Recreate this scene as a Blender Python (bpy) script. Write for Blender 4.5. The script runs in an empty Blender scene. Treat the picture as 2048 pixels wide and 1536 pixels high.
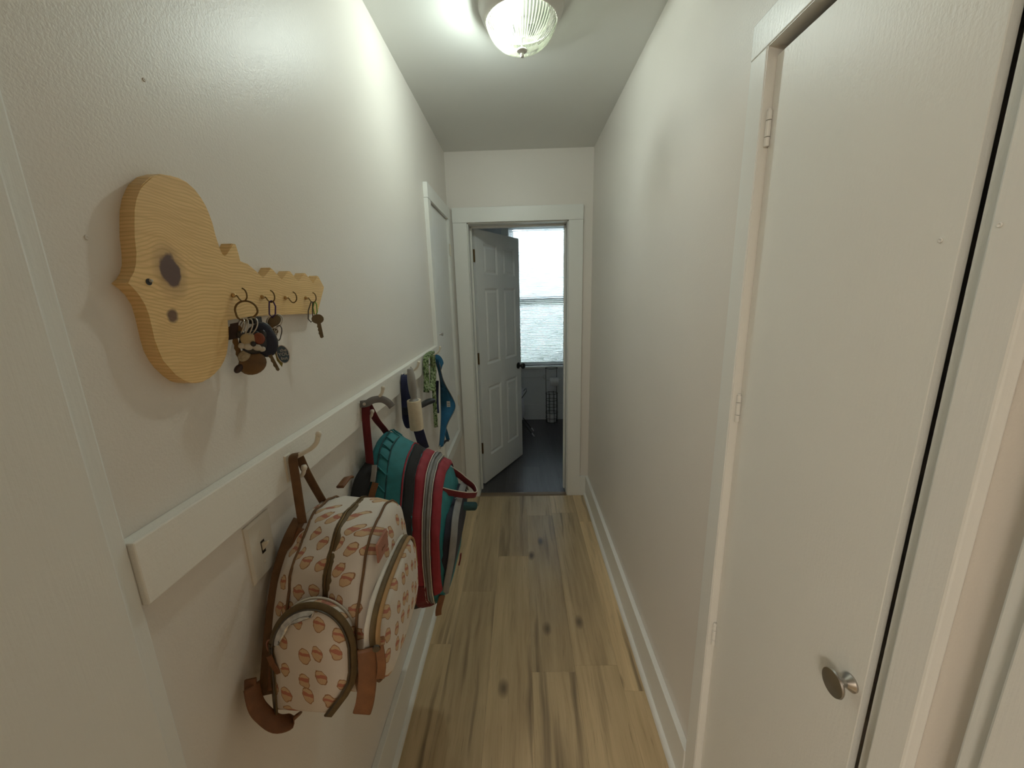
import bpy, bmesh, math, random
from mathutils import Vector, Matrix, noise
random.seed(11)
S = bpy.context.scene
COL = S.collection
V = Vector
PI = math.pi

# ------------------------------------------------------------------ camera
F_PX, YAW, PITCH, ROLL = 785.95, 0.0252, 0.2240, -0.0256
fwd = V((-math.sin(YAW)*math.cos(PITCH), math.cos(YAW)*math.cos(PITCH), -math.sin(PITCH)))
rt0 = V((math.cos(YAW), math.sin(YAW), 0)); up0 = rt0.cross(fwd)
rt = rt0*math.cos(ROLL) + up0*math.sin(ROLL)
up = -rt0*math.sin(ROLL) + up0*math.cos(ROLL)
cam_data = bpy.data.cameras.new('camera'); cam = bpy.data.objects.new('camera', cam_data); COL.objects.link(cam)
cam_data.sensor_fit = 'HORIZONTAL'; cam_data.sensor_width = 36; cam_data.lens = 36*F_PX/2048
cam_data.clip_start = 0.02
m = Matrix.Identity(4)
for i in range(3):
    m[i][0] = rt[i]; m[i][1] = up[i]; m[i][2] = -fwd[i]
m[0][3], m[1][3], m[2][3] = 0, 0, 1.58
cam.matrix_world = m
S.camera = cam

# ------------------------------------------------------------------ world, exposure
SKY_COL, SKY_STR = (0.82, 0.90, 1.0), 42.0
BULB_STR = 415.0
FILL_LAMP_STR = 62.0  # strength of the added fill behind the viewer
BULB_COL = (0.90, 0.99, 1.0)
w = bpy.data.worlds.new('sky'); S.world = w; w.use_nodes = True
bg = w.node_tree.nodes['Background']; bg.inputs[0].default_value = (*SKY_COL, 1); bg.inputs[1].default_value = SKY_STR
vs = S.view_settings
vs.view_transform = 'Standard'; vs.look = 'None'; vs.gamma = 1; vs.use_curve_mapping = False
vs.exposure = 0.0

# ------------------------------------------------------------------ dimensions (metres)
XL, XR, D, ZC = -0.49, 0.511, 2.897, 2.519
YB = .06                        # where the hallway opens into the room behind the viewer
KX0, KX1, KY0 = -1.9, 1.7, -3.2  # that room
BD, BXL, BXR, BZ = 4.86, -1.0, 0.85, 2.5

# ------------------------------------------------------------------ material helpers
class MT:
    def __init__(s, name):
        s.m = bpy.data.materials.new(name); s.m.use_nodes = True
        s.t = s.m.node_tree; s.b = s.t.nodes['Principled BSDF']; s.o = s.t.nodes['Material Output']
    def n(s, typ, ins=None, **kw):
        nd = s.t.nodes.new('ShaderNode'+typ)
        for k, v in kw.items(): setattr(nd, k, v)
        for k, v in (ins or {}).items():
            sock = nd.inputs[k]
            if isinstance(v, bpy.types.NodeSocket): s.t.links.new(v, sock)
            else: sock.default_value = v
        return nd
    def l(s, a, b): s.t.links.new(a, b)
    def coords(s, scale=(1, 1, 1), loc=(0, 0, 0), rnd=False):
        c = s.n('TexCoord').outputs['Object']
        if rnd:
            oi = s.n('ObjectInfo')
            mul = s.n('Math', {0: oi.outputs['Random'], 1: 37.0}, operation='MULTIPLY')
            c = s.n('VectorMath', {0: c, 1: mul.outputs[0]}, operation='ADD').outputs[0]
        return s.n('Mapping', {'Vector': c, 'Scale': scale, 'Location': loc}).outputs[0]
    def noise(s, vec, scale, detail=3, rough=.5, dist=0):
        return s.n('TexNoise', {'Vector': vec, 'Scale': scale, 'Detail': detail, 'Roughness': rough, 'Distortion': dist}).outputs[0]
    def ramp(s, fac, stops, interp='LINEAR'):
        r = s.n('ValToRGB', {'Fac': fac}); e = r.color_ramp.elements; r.color_ramp.interpolation = interp
        while len(e) < len(stops): e.new(0.5)
        for el, (p, c) in zip(e, stops):
            el.position = p; el.color = (*c, 1) if len(c) == 3 else c
        return r.outputs[0]
    def mix(s, fac, a, b, mode='MIX'):
        nd = s.n('Mix', {'Factor': fac}, data_type='RGBA', blend_type=mode)
        for idx, v in ((6, a), (7, b)):
            if isinstance(v, bpy.types.NodeSocket): s.l(v, nd.inputs[idx])
            else: nd.inputs[idx].default_value = (*v, 1)
        return nd.outputs[2]
    def bump(s, h, strength=.2, dist=.002):
        nd = s.n('Bump', {'Height': h, 'Strength': strength, 'Distance': dist}); s.l(nd.outputs[0], s.b.inputs['Normal'])
    def set(s, **kw):
        for k, v in kw.items():
            k = {'col': 'Base Color', 'rough': 'Roughness', 'metal': 'Metallic', 'spec': 'Specular IOR Level', 'coat': 'Coat Weight', 'sheen': 'Sheen Weight'}.get(k, k)
            if isinstance(v, bpy.types.NodeSocket): s.l(v, s.b.inputs[k])
            else: s.b.inputs[k].default_value = (*v, 1) if isinstance(v, tuple) and len(v) == 3 else v
        return s

def plain(name, col, rough=.5, metal=0, var=.06, scale=30, bump=0, bscale=200, **kw):
    t = MT(name); c = t.coords()
    nz = t.noise(c, scale, 3)
    dark = tuple(x*(1-var) for x in col); lite = tuple(min(1, x*(1+var)) for x in col)
    t.set(col=t.ramp(nz, [(.3, dark), (.7, lite)]), rough=rough, metal=metal, **kw)
    if bump: t.bump(t.noise(c, bscale, 2), bump, .001)
    return t.m

def paint(name, col, rough, peel=.25, pscale=110, stroke=None):
    t = MT(name); c = t.coords()
    big = t.noise(c, 2.2, 3)
    t.set(col=t.ramp(big, [(.3, tuple(x*.965 for x in col)), (.7, col)]), rough=rough)
    h = t.noise(c, pscale, 3, .55)
    if stroke:
        h2 = t.noise(t.coords(scale=stroke), 1.0, 3, .6)
        h = t.n('Math', {0: h, 1: h2}, operation='ADD').outputs[0]
    t.bump(h, peel, .0022)
    return t.m

M = {}
M['wall'] = paint('wall_paint', (.80, .755, .695), .42, .22, 260)
M['ceiling'] = paint('ceiling_paint', (.76, .765, .73), .42, .10, 170)
M['trim'] = paint('trim_paint', (.84, .84, .80), .36, .14, 160, (260, 260, 9))
M['room'] = paint('unseen_room_paint', (.46, .40, .33), .6, .1, 150)  # unseen room toned darker to cut its bounce into the hallway
M['rail'] = paint('rail_paint', (.87, .85, .79), .38, .2, 160, (260, 9, 260))
M['door'] = paint('door_paint', (.83, .825, .775), .40, .2, 210, (190, 190, 24))
M['door_far'] = paint('bathroom_door_paint', (.87, .88, .86), .40, .06, 60)
M['bath_wall'] = paint('bathroom_paint', (.72, .74, .76), .45, .06, 80)
M['plate'] = plain('switch_plastic', (.70, .66, .58), .35, var=.02)
M['ivory'] = plain('hook_enamel', (.74, .69, .58), .3, var=.03)
M['brass'] = plain('brass', (.60, .42, .20), .3, 1)
M['old_brass'] = plain('aged_brass', (.17, .11, .05), .38, 1)
M['nickel'] = plain('brushed_nickel', (.46, .44, .41), .3, 1)
M['steel'] = plain('steel', (.55, .53, .50), .28, 1)
M['dark_steel'] = plain('dark_steel', (.12, .11, .095), .38, 1)
M['key_metal'] = plain('key_metal', (.15, .12, .075), .42, 1)
M['black'] = plain('black_plastic', (.014, .014, .016), .35)
M['black_fabric'] = plain('black_webbing', (.018, .018, .02), .85, bump=.3)
M['iron'] = plain('black_wire', (.02, .022, .025), .45)
M['grey_plastic'] = plain('grey_plastic', (.30, .29, .27), .45, var=.04)
M['paper'] = plain('paper', (.72, .63, .47), .85, var=.05, scale=90, bump=.2)
M['tissue'] = plain('tissue_paper', (.72, .72, .72), .9, bump=.2)
M['teal'] = plain('teal_nylon', (.018, .175, .195), .68, var=.18, scale=25, bump=.25, bscale=700)
M['teal_dark'] = plain('dark_teal_nylon', (.006, .05, .058), .7, var=.15, bump=.25, bscale=700)
M['red'] = plain('red_nylon', (.27, .020, .034), .7, var=.15, bump=.3, bscale=700)
M['dark_red'] = plain('maroon_webbing', (.13, .010, .014), .8, var=.15, bump=.4, bscale=900)
M['navy'] = plain('navy_webbing', (.010, .014, .060), .75, var=.2, bump=.4, bscale=900)
M['navy_dark'] = plain('dark_navy_nylon', (.010, .013, .030), .7, var=.2, bump=.3, bscale=700)
M['grey_tape'] = plain('grey_zipper_tape', (.22, .22, .22), .55, var=.1, bump=.3, bscale=600)
M['grey_strap'] = plain('grey_webbing', (.16, .15, .145), .7, var=.1, bump=.4, bscale=900)
M['brown_web'] = plain('brown_webbing', (.145, .072, .027), .7, var=.2, scale=40, bump=.4, bscale=800)
M['leather'] = plain('tan_leather', (.17, .068, .023), .55, var=.15, scale=50, bump=.3, bscale=350)
M['patch'] = plain('leather_patch', (.34, .15, .10), .6, var=.1, bump=.3, bscale=350)
M['olive_zip'] = plain('olive_zipper_tape', (.115, .075, .026), .6, var=.2, scale=60, bump=.4, bscale=900)
M['tan_zip'] = plain('tan_zipper_tape', (.34, .20, .08), .6, var=.15, bump=.4, bscale=900)
M['pale_tape'] = plain('pale_piping', (.60, .56, .48), .45, var=.06, bump=.3, bscale=500)
M['lining'] = plain('silver_lining', (.62, .62, .62), .22, .9, var=.35, scale=70, bump=.8, bscale=110)
M['blue'] = plain('blue_fabric', (.012, .115, .235), .75, var=.12, scale=40, bump=.3, bscale=700)
M['white_fabric'] = plain('white_fabric', (.68, .68, .74), .85, var=.05)
M['label'] = plain('white_label', (.55, .55, .52), .7, var=.03)
M['amber'] = plain('amber_resin', (.115, .058, .012), .28, var=.3, scale=60, coat=.3)
M['shell'] = plain('ribbed_shell', (.34, .29, .19), .5, var=.3, scale=220)
M['cream'] = plain('cream_enamel', (.40, .33, .19), .3)
M['rust'] = plain('rust_enamel', (.19, .042, .014), .3)
M['charm_white'] = plain('white_enamel', (.52, .49, .42), .3)
M['charm_blue'] = plain('blue_enamel', (.022, .075, .125), .2, coat=.5)
M['leaf_yellow'] = plain('yellow_green_metal', (.22, .19, .03), .4)
M['purple'] = plain('purple_anodised', (.05, .025, .12), .35, .6)
M['green_clip'] = plain('green_anodised', (.16, .36, .05), .35, .5)
M['dark_brown'] = plain('dark_brown_plastic', (.030, .012, .010), .45)
M['pan'] = plain('lamp_pan_enamel', (.52, .50, .46), .35, var=.03)
M['foliage'] = plain('foliage', (.022, .026, .020), .6, var=.5, scale=3)
M['bark'] = plain('bark', (.10, .07, .045), .9, var=.4, bump=.6, bscale=40)
M['grass'] = plain('lawn', (.022, .025, .018), .9, var=.4, scale=6, bump=.5)
M['dark_knob'] = plain('oil_rubbed_bronze', (.035, .030, .027), .3, .8)

def mat_glass():
    t = MT('window_glass'); tr = t.n('BsdfTransparent', {'Color': (.93, .97, .96, 1)}); gl = t.n('BsdfGlossy', {'Roughness': .02})
    fr = t.n('Fresnel', {'IOR': 1.45})
    mx = t.n('MixShader', {0: fr.outputs[0], 1: tr.outputs[0], 2: gl.outputs[0]}); t.l(mx.outputs[0], t.o.inputs[0]); return t.m
M['glass'] = mat_glass()
def mat_dome(name='ribbed_lamp_glass', wt=.016, wr=.05):
    t = MT(name); tr = t.n('BsdfTransparent', {'Color': (.97, 1, .95, 1)}); gl = t.n('BsdfGlossy', {'Roughness': .10, 'Color': (1, 1, .92, 1)})
    rf = t.n('BsdfRefraction', {'Color': (1, 1, .90, 1), 'Roughness': .30, 'IOR': 1.25})
    tl = t.n('BsdfTranslucent', {'Color': (.90, .97, .70, 1)})
    a = t.n('MixShader', {0: wr, 1: tr.outputs[0], 2: rf.outputs[0]})
    c = t.n('MixShader', {0: wt, 1: a.outputs[0], 2: tl.outputs[0]})
    fr = t.n('Fresnel', {'IOR': 1.3})
    b = t.n('MixShader', {0: fr.outputs[0], 1: c.outputs[0], 2: gl.outputs[0]}); t.l(b.outputs[0], t.o.inputs[0]); return t.m
M['dome'] = mat_dome()
def mat_bulb():
    t = MT('lit_bulb'); e = t.n('Emission', {'Color': (*BULB_COL, 1), 'Strength': BULB_STR}); t.l(e.outputs[0], t.o.inputs[0]); return t.m
M['bulb'] = mat_bulb()
def mat_slat():
    t = MT('blind_slat_vinyl'); d = t.n('BsdfDiffuse', {'Color': (.78, .79, .80, 1)}); tl = t.n('BsdfTranslucent', {'Color': (.80, .82, .84, 1)})
    mx = t.n('MixShader', {0: .42, 1: d.outputs[0], 2: tl.outputs[0]}); t.l(mx.outputs[0], t.o.inputs[0]); return t.m
M['slat'] = mat_slat()

def mat_oak(name, cols, rough, knots=True):
    t = MT(name)
    c = t.coords(rnd=True)
    warp = t.noise(t.n('Mapping', {'Vector': c, 'Scale': (7, 1.6, 7)}).outputs[0], 1, 3, .6)
    wv = t.n('VectorMath', {0: t.n('CombineXYZ', {'X': warp}).outputs[0], 'Scale': .05}, operation='SCALE').outputs[0]
    cw = t.n('VectorMath', {0: c, 1: wv}, operation='ADD').outputs[0]
    g1 = t.noise(t.n('Mapping', {'Vector': cw, 'Scale': (55, 2.2, 55)}).outputs[0], 1, 4, .62)
    g2 = t.noise(t.n('Mapping', {'Vector': cw, 'Scale': (260, 9, 260)}).outputs[0], 1, 3, .6)
    g3 = t.noise(t.n('Mapping', {'Vector': c, 'Scale': (9, 1.3, 9)}).outputs[0], 1, 2, .5)
    base = t.ramp(g1, [(.25, cols[2]), (.48, cols[1]), (.72, cols[0])])
    base = t.mix(.55, base, t.ramp(g3, [(.3, cols[2]), (.55, cols[1]), (.75, cols[0])]))
    base = t.mix(t.n('MapRange', {'Value': g2, 'From Min': .60, 'From Max': .78, 'To Max': .5}).outputs[0], base, cols[3])
    oi = t.n('ObjectInfo')
    tint = t.n('MapRange', {'Value': oi.outputs['Random'], 'To Min': .78, 'To Max': 1.16}).outputs[0]
    if knots:
        kv = t.n('Mapping', {'Vector': cw, 'Scale': (6.5, 3.0, 6.5)}).outputs[0]
        vo = t.n('TexVoronoi', {'Vector': kv, 'Scale': 1.0, 'Randomness': 1.0})
        kn = t.n('MapRange', {'Value': vo.outputs['Distance'], 'From Min': .05, 'From Max': .16, 'To Min': .95, 'To Max': 0}).outputs[0]
        base = t.mix(kn, base, cols[3])
        st = t.noise(t.n('Mapping', {'Vector': cw, 'Scale': (22, 1.1, 22), 'Location': (3, 1, 0)}).outputs[0], 1, 3, .5)
        base = t.mix(t.n('MapRange', {'Value': st, 'From Min': .57, 'From Max': .74, 'To Max': .75}).outputs[0], base, cols[3])
    hsv = t.n('HueSaturation', {'Color': base, 'Value': tint})
    t.set(col=hsv.outputs[0], rough=rough)
    t.bump(g2, .12, .0006)
    return t.m
M['oak'] = mat_oak('oak_plank', [(.72, .56, .335), (.57, .43, .25), (.34, .245, .135), (.095, .064, .038)], .36)
M['dark_plank'] = mat_oak('dark_vinyl_plank', [(.105, .098, .105), (.07, .066, .072), (.045, .042, .048), (.028, .026, .030)], .32, False)

def mat_pine():
    t = MT('knotty_pine')
    c = t.n('TexCoord').outputs['Object']          # object origin: lower back of the board; Y along the wall, Z up
    sp = t.n('SeparateXYZ', {0: c})
    def field(ky, kz, sy, sz):
        dy = t.n('Math', {0: t.n('Math', {0: sp.outputs[1], 1: ky}, operation='SUBTRACT').outputs[0], 1: sy}, operation='DIVIDE').outputs[0]
        dz = t.n('Math', {0: t.n('Math', {0: sp.outputs[2], 1: kz}, operation='SUBTRACT').outputs[0], 1: sz}, operation='DIVIDE').outputs[0]
        r2 = t.n('Math', {0: t.n('Math', {0: dy, 1: dy}, operation='MULTIPLY').outputs[0], 1: t.n('Math', {0: dz, 1: dz}, operation='MULTIPLY').outputs[0]}, operation='ADD').outputs[0]
        return t.n('Math', {0: r2}, operation='SQRT').outputs[0], dz
    d1, z1 = field(.0650, .158, .017, .024)
    d2, z2 = field(.0540, .098, .010, .010)
    nz = t.noise(c, 9, 2)
    nf = t.noise(t.n('Mapping', {'Vector': c, 'Scale': (12, 12, 420)}).outputs[0], 1, 2)
    # grain height, pushed away from the knots
    def push(d, zz, amp):
        e = t.n('Math', {0: t.n('Math', {0: d, 1: d}, operation='MULTIPLY').outputs[0], 1: -.22}, operation='MULTIPLY').outputs[0]
        e = t.n('Math', {0: 2.718, 1: e}, operation='POWER').outputs[0]
        return t.n('Math', {0: t.n('Math', {0: e, 1: zz}, operation='MULTIPLY').outputs[0], 1: -amp}, operation='MULTIPLY').outputs[0]
    h = t.n('Math', {0: sp.outputs[2], 1: push(d1, z1, .020)}, operation='ADD').outputs[0]
    h = t.n('Math', {0: h, 1: push(d2, z2, .007)}, operation='ADD').outputs[0]
    h = t.n('Math', {0: h, 1: t.n('Math', {0: nz, 1: .034}, operation='MULTIPLY').outputs[0]}, operation='ADD').outputs[0]
    h = t.n('Math', {0: h, 1: t.n('Math', {0: sp.outputs[1], 1: .06}, operation='MULTIPLY').outputs[0]}, operation='ADD').outputs[0]
    sw = t.n('Math', {0: t.n('Math', {0: h, 1: 1300.0}, operation='MULTIPLY').outputs[0]}, operation='SINE').outputs[0]
    fac = t.n('MapRange', {'Value': sw, 'From Min': -1, 'From Max': 1}).outputs[0]
    col = t.ramp(fac, [(0, (.68, .45, .185)), (.3, (.80, .55, .24)), (.8, (.84, .585, .265))])
    col = t.mix(t.n('MapRange', {'Value': nf, 'From Min': .42, 'From Max': .75, 'To Max': .6}).outputs[0], col, (.62, .39, .155))
    nk = t.noise(c, 45, 3)
    wob = t.n('Math', {0: d1, 1: t.n('Math', {0: nk, 1: .9}, operation='MULTIPLY').outputs[0]}, operation='ADD').outputs[0]
    wob2 = t.n('Math', {0: d2, 1: t.n('Math', {0: nk, 1: .9}, operation='MULTIPLY').outputs[0]}, operation='ADD').outputs[0]
    col = t.mix(t.n('MapRange', {'Value': wob, 'From Min': 1.1, 'From Max': 2.2, 'To Min': .5, 'To Max': 0}).outputs[0], col, (.20, .10, .06))
    col = t.mix(t.n('MapRange', {'Value': wob, 'From Min': 1.25, 'From Max': 1.42, 'To Min': .95, 'To Max': 0}).outputs[0], col, (.10, .055, .05))
    col = t.mix(t.n('MapRange', {'Value': wob2, 'From Min': 1.1, 'From Max': 1.5, 'To Min': .9, 'To Max': 0}).outputs[0], col, (.11, .05, .035))
    t.set(col=col, rough=.42); t.bump(fac, .05, .0006)
    return t.m
M['pine'] = mat_pine()

def mat_print():
    t = MT('printed_canvas')
    c = t.coords(); sp = t.n('SeparateXYZ', {0: c})
    ad = lambda a, b, k: t.n('Math', {0: b, 1: k, 2: a}, operation='MULTIPLY_ADD').outputs[0]
    u = ad(sp.outputs[1], sp.outputs[0], -.95); v = ad(sp.outputs[2], sp.outputs[0], .75)
    cc = t.n('CombineXYZ', {0: u, 1: v}).outputs[0]
    nz = t.n('TexNoise', {'Vector': cc, 'Scale': 75.0, 'Detail': 2}).outputs['Color']
    cd = t.n('VectorMath', {0: cc, 1: t.n('VectorMath', {0: nz, 'Scale': .010}, operation='SCALE').outputs[0]}, operation='ADD').outputs[0]
    vec = t.n('Mapping', {'Vector': cd, 'Scale': (30, 23, 1), 'Rotation': (0, 0, .35)}).outputs[0]
    vo = t.n('TexVoronoi', {'Vector': vec, 'Scale': 1.0, 'Randomness': .55}, voronoi_dimensions='2D')
    loc = t.n('VectorMath', {0: vec, 1: vo.outputs['Position']}, operation='SUBTRACT').outputs[0]
    lz = t.n('SeparateXYZ', {0: loc}).outputs[1]
    motif = t.ramp(t.n('MapRange', {'Value': lz, 'From Min': -.4, 'From Max': .4}).outputs[0],
                   [(0, (.55, .37, .215)), (.48, (.43, .165, .11)), (.64, (.57, .40, .235))], 'CONSTANT')
    cv = t.noise(c, 12, 3)
    cloth = t.ramp(cv, [(.3, (.60, .545, .485)), (.7, (.68, .625, .56))])
    col = t.mix(t.ramp(vo.outputs['Distance'], [(0, (1, 1, 1)), (.300, (0, 0, 0))], 'CONSTANT'), cloth, (.30, .155, .075))
    col = t.mix(t.ramp(vo.outputs['Distance'], [(0, (1, 1, 1)), (.262, (0, 0, 0))], 'CONSTANT'), col, motif)
    t.set(col=col, rough=.7); t.bump(t.noise(c, 900, 2), .2, .0006)
    return t.m
M['print'] = mat_print()
def mat_camo():
    t = MT('green_leash_weave'); c = t.coords(scale=(60, 60, 45))
    n1 = t.noise(c, 1.6, 2)
    t.set(col=t.ramp(n1, [(.0, (.035, .055, .02)), (.42, (.12, .19, .06)), (.50, (.30, .36, .20)), (.57, (.06, .10, .03)), (.64, (.42, .44, .32))], 'CONSTANT'), rough=.8)
    t.bump(t.noise(c, 20, 2), .4, .001); return t.m
M['camo'] = mat_camo()

# ------------------------------------------------------------------ mesh helpers
ROOT = {}
def B(): return bmesh.new()
def box(bm, x0, y0, z0, x1, y1, z1):
    vs_ = [bm.verts.new(p) for p in ((x0,y0,z0),(x1,y0,z0),(x1,y1,z0),(x0,y1,z0),(x0,y0,z1),(x1,y0,z1),(x1,y1,z1),(x0,y1,z1))]
    for f in ((0,3,2,1),(4,5,6,7),(0,1,5,4),(1,2,6,5),(2,3,7,6),(3,0,4,7)): bm.faces.new([vs_[i] for i in f])
    return bm
def skin(bm, rings, closed=True, cap0=True, cap1=True):
    R = [[bm.verts.new(p) for p in r] for r in rings]
    n = len(R[0])
    for a, b in zip(R, R[1:]):
        for i in range(n if closed else n-1):
            j = (i+1) % n
            bm.faces.new((a[i], a[j], b[j], b[i]))
    if cap0 and closed: bm.faces.new(R[0][::-1])
    if cap1 and closed: bm.faces.new(R[-1])
    return bm
def smooth_path(pts, k=6):
    P = [V(p) for p in pts]
    if len(P) < 3: return P
    out = []
    for i in range(len(P)-1):
        p0 = P[max(0, i-1)]; p1 = P[i]; p2 = P[i+1]; p3 = P[min(len(P)-1, i+2)]
        for j in range(k):
            t = j/k
            out.append(.5*((2*p1)+(p2-p0)*t+(2*p0-5*p1+4*p2-p3)*t*t+(3*p1-p0-3*p2+p3)*t**3))
    out.append(P[-1]); return out
def frames(P, closed=False):
    T = []
    n = len(P)
    for i in range(n):
        a = P[(i-1) % n] if closed or i > 0 else P[i]; b = P[(i+1) % n] if closed or i < n-1 else P[i]
        T.append((b-a).normalized())
    u = T[0].orthogonal().normalized(); out = []
    for t in T:
        u = (u - t*u.dot(t)); u = u.normalized() if u.length > 1e-6 else t.orthogonal().normalized()
        out.append((t, u, t.cross(u)))
    return out
def tube(bm, pts, r, seg=8, closed=False, k=0, rr=None):
    P = smooth_path(pts, k) if k else [V(p) for p in pts]
    Fm = frames(P, closed); rings = []
    for i, (p, (t, u, v)) in enumerate(zip(P, Fm)):
        q = r if rr is None else rr(i/(len(P)-1))
        rings.append([p+u*(q*math.cos(2*PI*j/seg))+v*(q*math.sin(2*PI*j/seg)) for j in range(seg)])
    if closed: rings.append(rings[0]); skin(bm, rings, True, False, False); bmesh.ops.remove_doubles(bm, verts=bm.verts, dist=1e-6)
    else: skin(bm, rings)
    return bm
def ribbon(bm, pts, wdir, width, thick, k=5):
    """flat strap: wdir is the width direction (one vector or one per point)"""
    P = smooth_path(pts, k); n = len(P)
    wd = [V(wdir)]*n if not isinstance(wdir, list) else smooth_path(wdir, k)
    ws = width if callable(width) else (lambda t: width)
    rings = []
    for i in range(n):
        t = (P[min(n-1, i+1)]-P[max(0, i-1)]).normalized()
        wv = wd[i]-t*wd[i].dot(t); wv = wv.normalized() if wv.length > 1e-6 else t.orthogonal().normalized()
        nv = t.cross(wv); h = ws(i/(n-1))/2; c = thick/2
        rings.append([P[i]+wv*h+nv*c*.4, P[i]+wv*(h*.85)+nv*c, P[i]-wv*(h*.85)+nv*c, P[i]-wv*h+nv*c*.4, P[i]-wv*h-nv*c*.4, P[i]-wv*(h*.85)-nv*c, P[i]+wv*(h*.85)-nv*c, P[i]+wv*h-nv*c*.4])
    return skin(bm, rings)
def lathe(bm, prof, origin, axis=(0, 0, 1), seg=24, mod=None):
    ax = V(axis).normalized(); u = ax.orthogonal().normalized(); v = ax.cross(u); o = V(origin)
    rings = []
    for r, h in prof:
        rings.append([o+ax*h+(u*math.cos(2*PI*j/seg)+v*math.sin(2*PI*j/seg))*max(r, 1e-5)*(mod(j, r) if mod else 1) for j in range(seg)])
    skin(bm, rings); bmesh.ops.remove_doubles(bm, verts=bm.verts, dist=2e-5); return bm
def prism(bm, poly, off):
    off = V(off); a = [bm.verts.new(V(p)) for p in poly]; b = [bm.verts.new(V(p)+off) for p in poly]
    n = len(a)
    for i in range(n): bm.faces.new((a[i], a[(i+1) % n], b[(i+1) % n], b[i]))
    bm.faces.new(a[::-1]); bm.faces.new(b); return bm
def puff(bm, outline, nrm, h, steps=((1, 0), (1.0, .35), (.965, .72), (.90, .92), (.75, 1.0), (.4, 1.06), (.08, 1.08))):
    P = [V(p) for p in outline]; c = sum(P, V())/len(P); nrm = V(nrm).normalized()
    return skin(bm, [[c+(p-c)*s+nrm*(h*q) for p in P] for s, q in steps], True, True, True)
def fin(name, bm, mat, parent=None, smooth=False, bevel=0, local=False, auto=None):
    bmesh.ops.recalc_face_normals(bm, faces=bm.faces)
    if parent is not None and not local:
        off = ROOT[parent.name]
        for v_ in bm.verts: v_.co -= off
    if bevel: bmesh.ops.bevel(bm, geom=list(bm.edges), offset=bevel, segments=2, profile=.5, affect='EDGES', clamp_overlap=True)
    me = bpy.data.meshes.new(name); bm.to_mesh(me); bm.free()
    if smooth:
        for p in me.polygons: p.use_smooth = True
        if auto:
            me.set_sharp_from_angle(angle=math.radians(auto))
    me.materials.append(M[mat] if isinstance(mat, str) else mat)
    o = bpy.data.objects.new(name, me); COL.objects.link(o)
    if parent is not None: o.parent = parent; ROOT[o.name] = ROOT[parent.name]
    else: ROOT[o.name] = V((0, 0, 0))
    return o
def tag(o, label=None, cat=None, group=None, kind=None):
    if label: o['label'] = label
    if cat: o['category'] = cat
    if group: o['group'] = group
    if kind: o['kind'] = kind
    return o
def thing(name, loc, label, cat, group=None, rz=0):
    o = bpy.data.objects.new(name, None); COL.objects.link(o); o.location = loc; o.rotation_euler = (0, 0, rz); o.empty_display_size = .05
    ROOT[o.name] = V(loc); return tag(o, label, cat, group)
def struct(name, bm, mat, label, **kw):
    o = fin(name, bm, mat, **kw); tag(o, label, None, None, 'structure'); return o
def sempty(name, loc, label, rz=0):
    o = bpy.data.objects.new(name, None); COL.objects.link(o); o.location = loc; o.rotation_euler = (0, 0, rz); o.empty_display_size = .05
    ROOT[o.name] = V(loc); return tag(o, label, None, None, 'structure')
def boxes(*bs):
    bm = B()
    for b in bs: box(bm, *b)
    return bm

# ================================================================== SETTING
wl = struct('wall_left', boxes((XL-.1, YB, 0, XL, D, ZC)), 'wall', 'long beige satin-painted hallway wall carrying the key holder and hook rail')
OPN, OPF, OPT = .44, .915, 2.045
wr = struct('wall_right', boxes((XR, YB, 0, XR+.1, OPN, ZC), (XR, OPF, 0, XR+.1, D, ZC), (XR, OPN, OPT, XR+.1, OPF, ZC)), 'wall', 'plain beige satin-painted hallway wall with the closet opening')
struct('wall_back', boxes((KX0, KY0-.1, 0, KX1, KY0, ZC)), 'room', 'brown-grey far wall of the room behind the viewpoint')
struct('wall_room_left', boxes((KX0-.1, KY0, 0, KX0, YB, ZC)), 'room', 'brown-grey side wall of the room behind the viewpoint')
struct('wall_room_right', boxes((KX1, KY0, 0, KX1+.1, YB, ZC)), 'room', 'brown-grey opposite side wall of the room behind the viewpoint')
struct('wall_room_front', boxes((KX0, YB-.12, 0, XL, YB, ZC), (XR, YB-.12, 0, KX1, YB, ZC), (XL, YB-.12, 2.2, XR, YB, ZC)), 'room', 'brown-grey wall with the opening into the hallway')
struct('ceiling_room', boxes((KX0-.1, KY0-.1, ZC, KX1+.1, YB, ZC+.1)), 'room', 'ceiling of the room behind the viewpoint')
DL, DR, DT = -.357, .345, 2.069
struct('wall_far', boxes((BXL-.1, D, 0, DL, 3.07, ZC), (DR, D, 0, BXR+.1, 3.07, ZC), (DL, D, DT, DR, 3.07, ZC)), 'wall', 'beige end wall above and around the bathroom doorway')
struct('ceiling', boxes((XL-.1, YB, ZC, XR+.7, D, ZC+.1)), 'ceiling', 'smooth grey-white hallway ceiling')
struct('wall_closet', boxes((1.0, .2, 0, 1.05, 1.2, ZC), (XR+.1, .15, 0, 1.05, .2, ZC), (XR+.1, 1.2, 0, 1.05, 1.25, ZC)), 'wall', 'inner walls of the dark closet behind the closet door')
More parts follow.
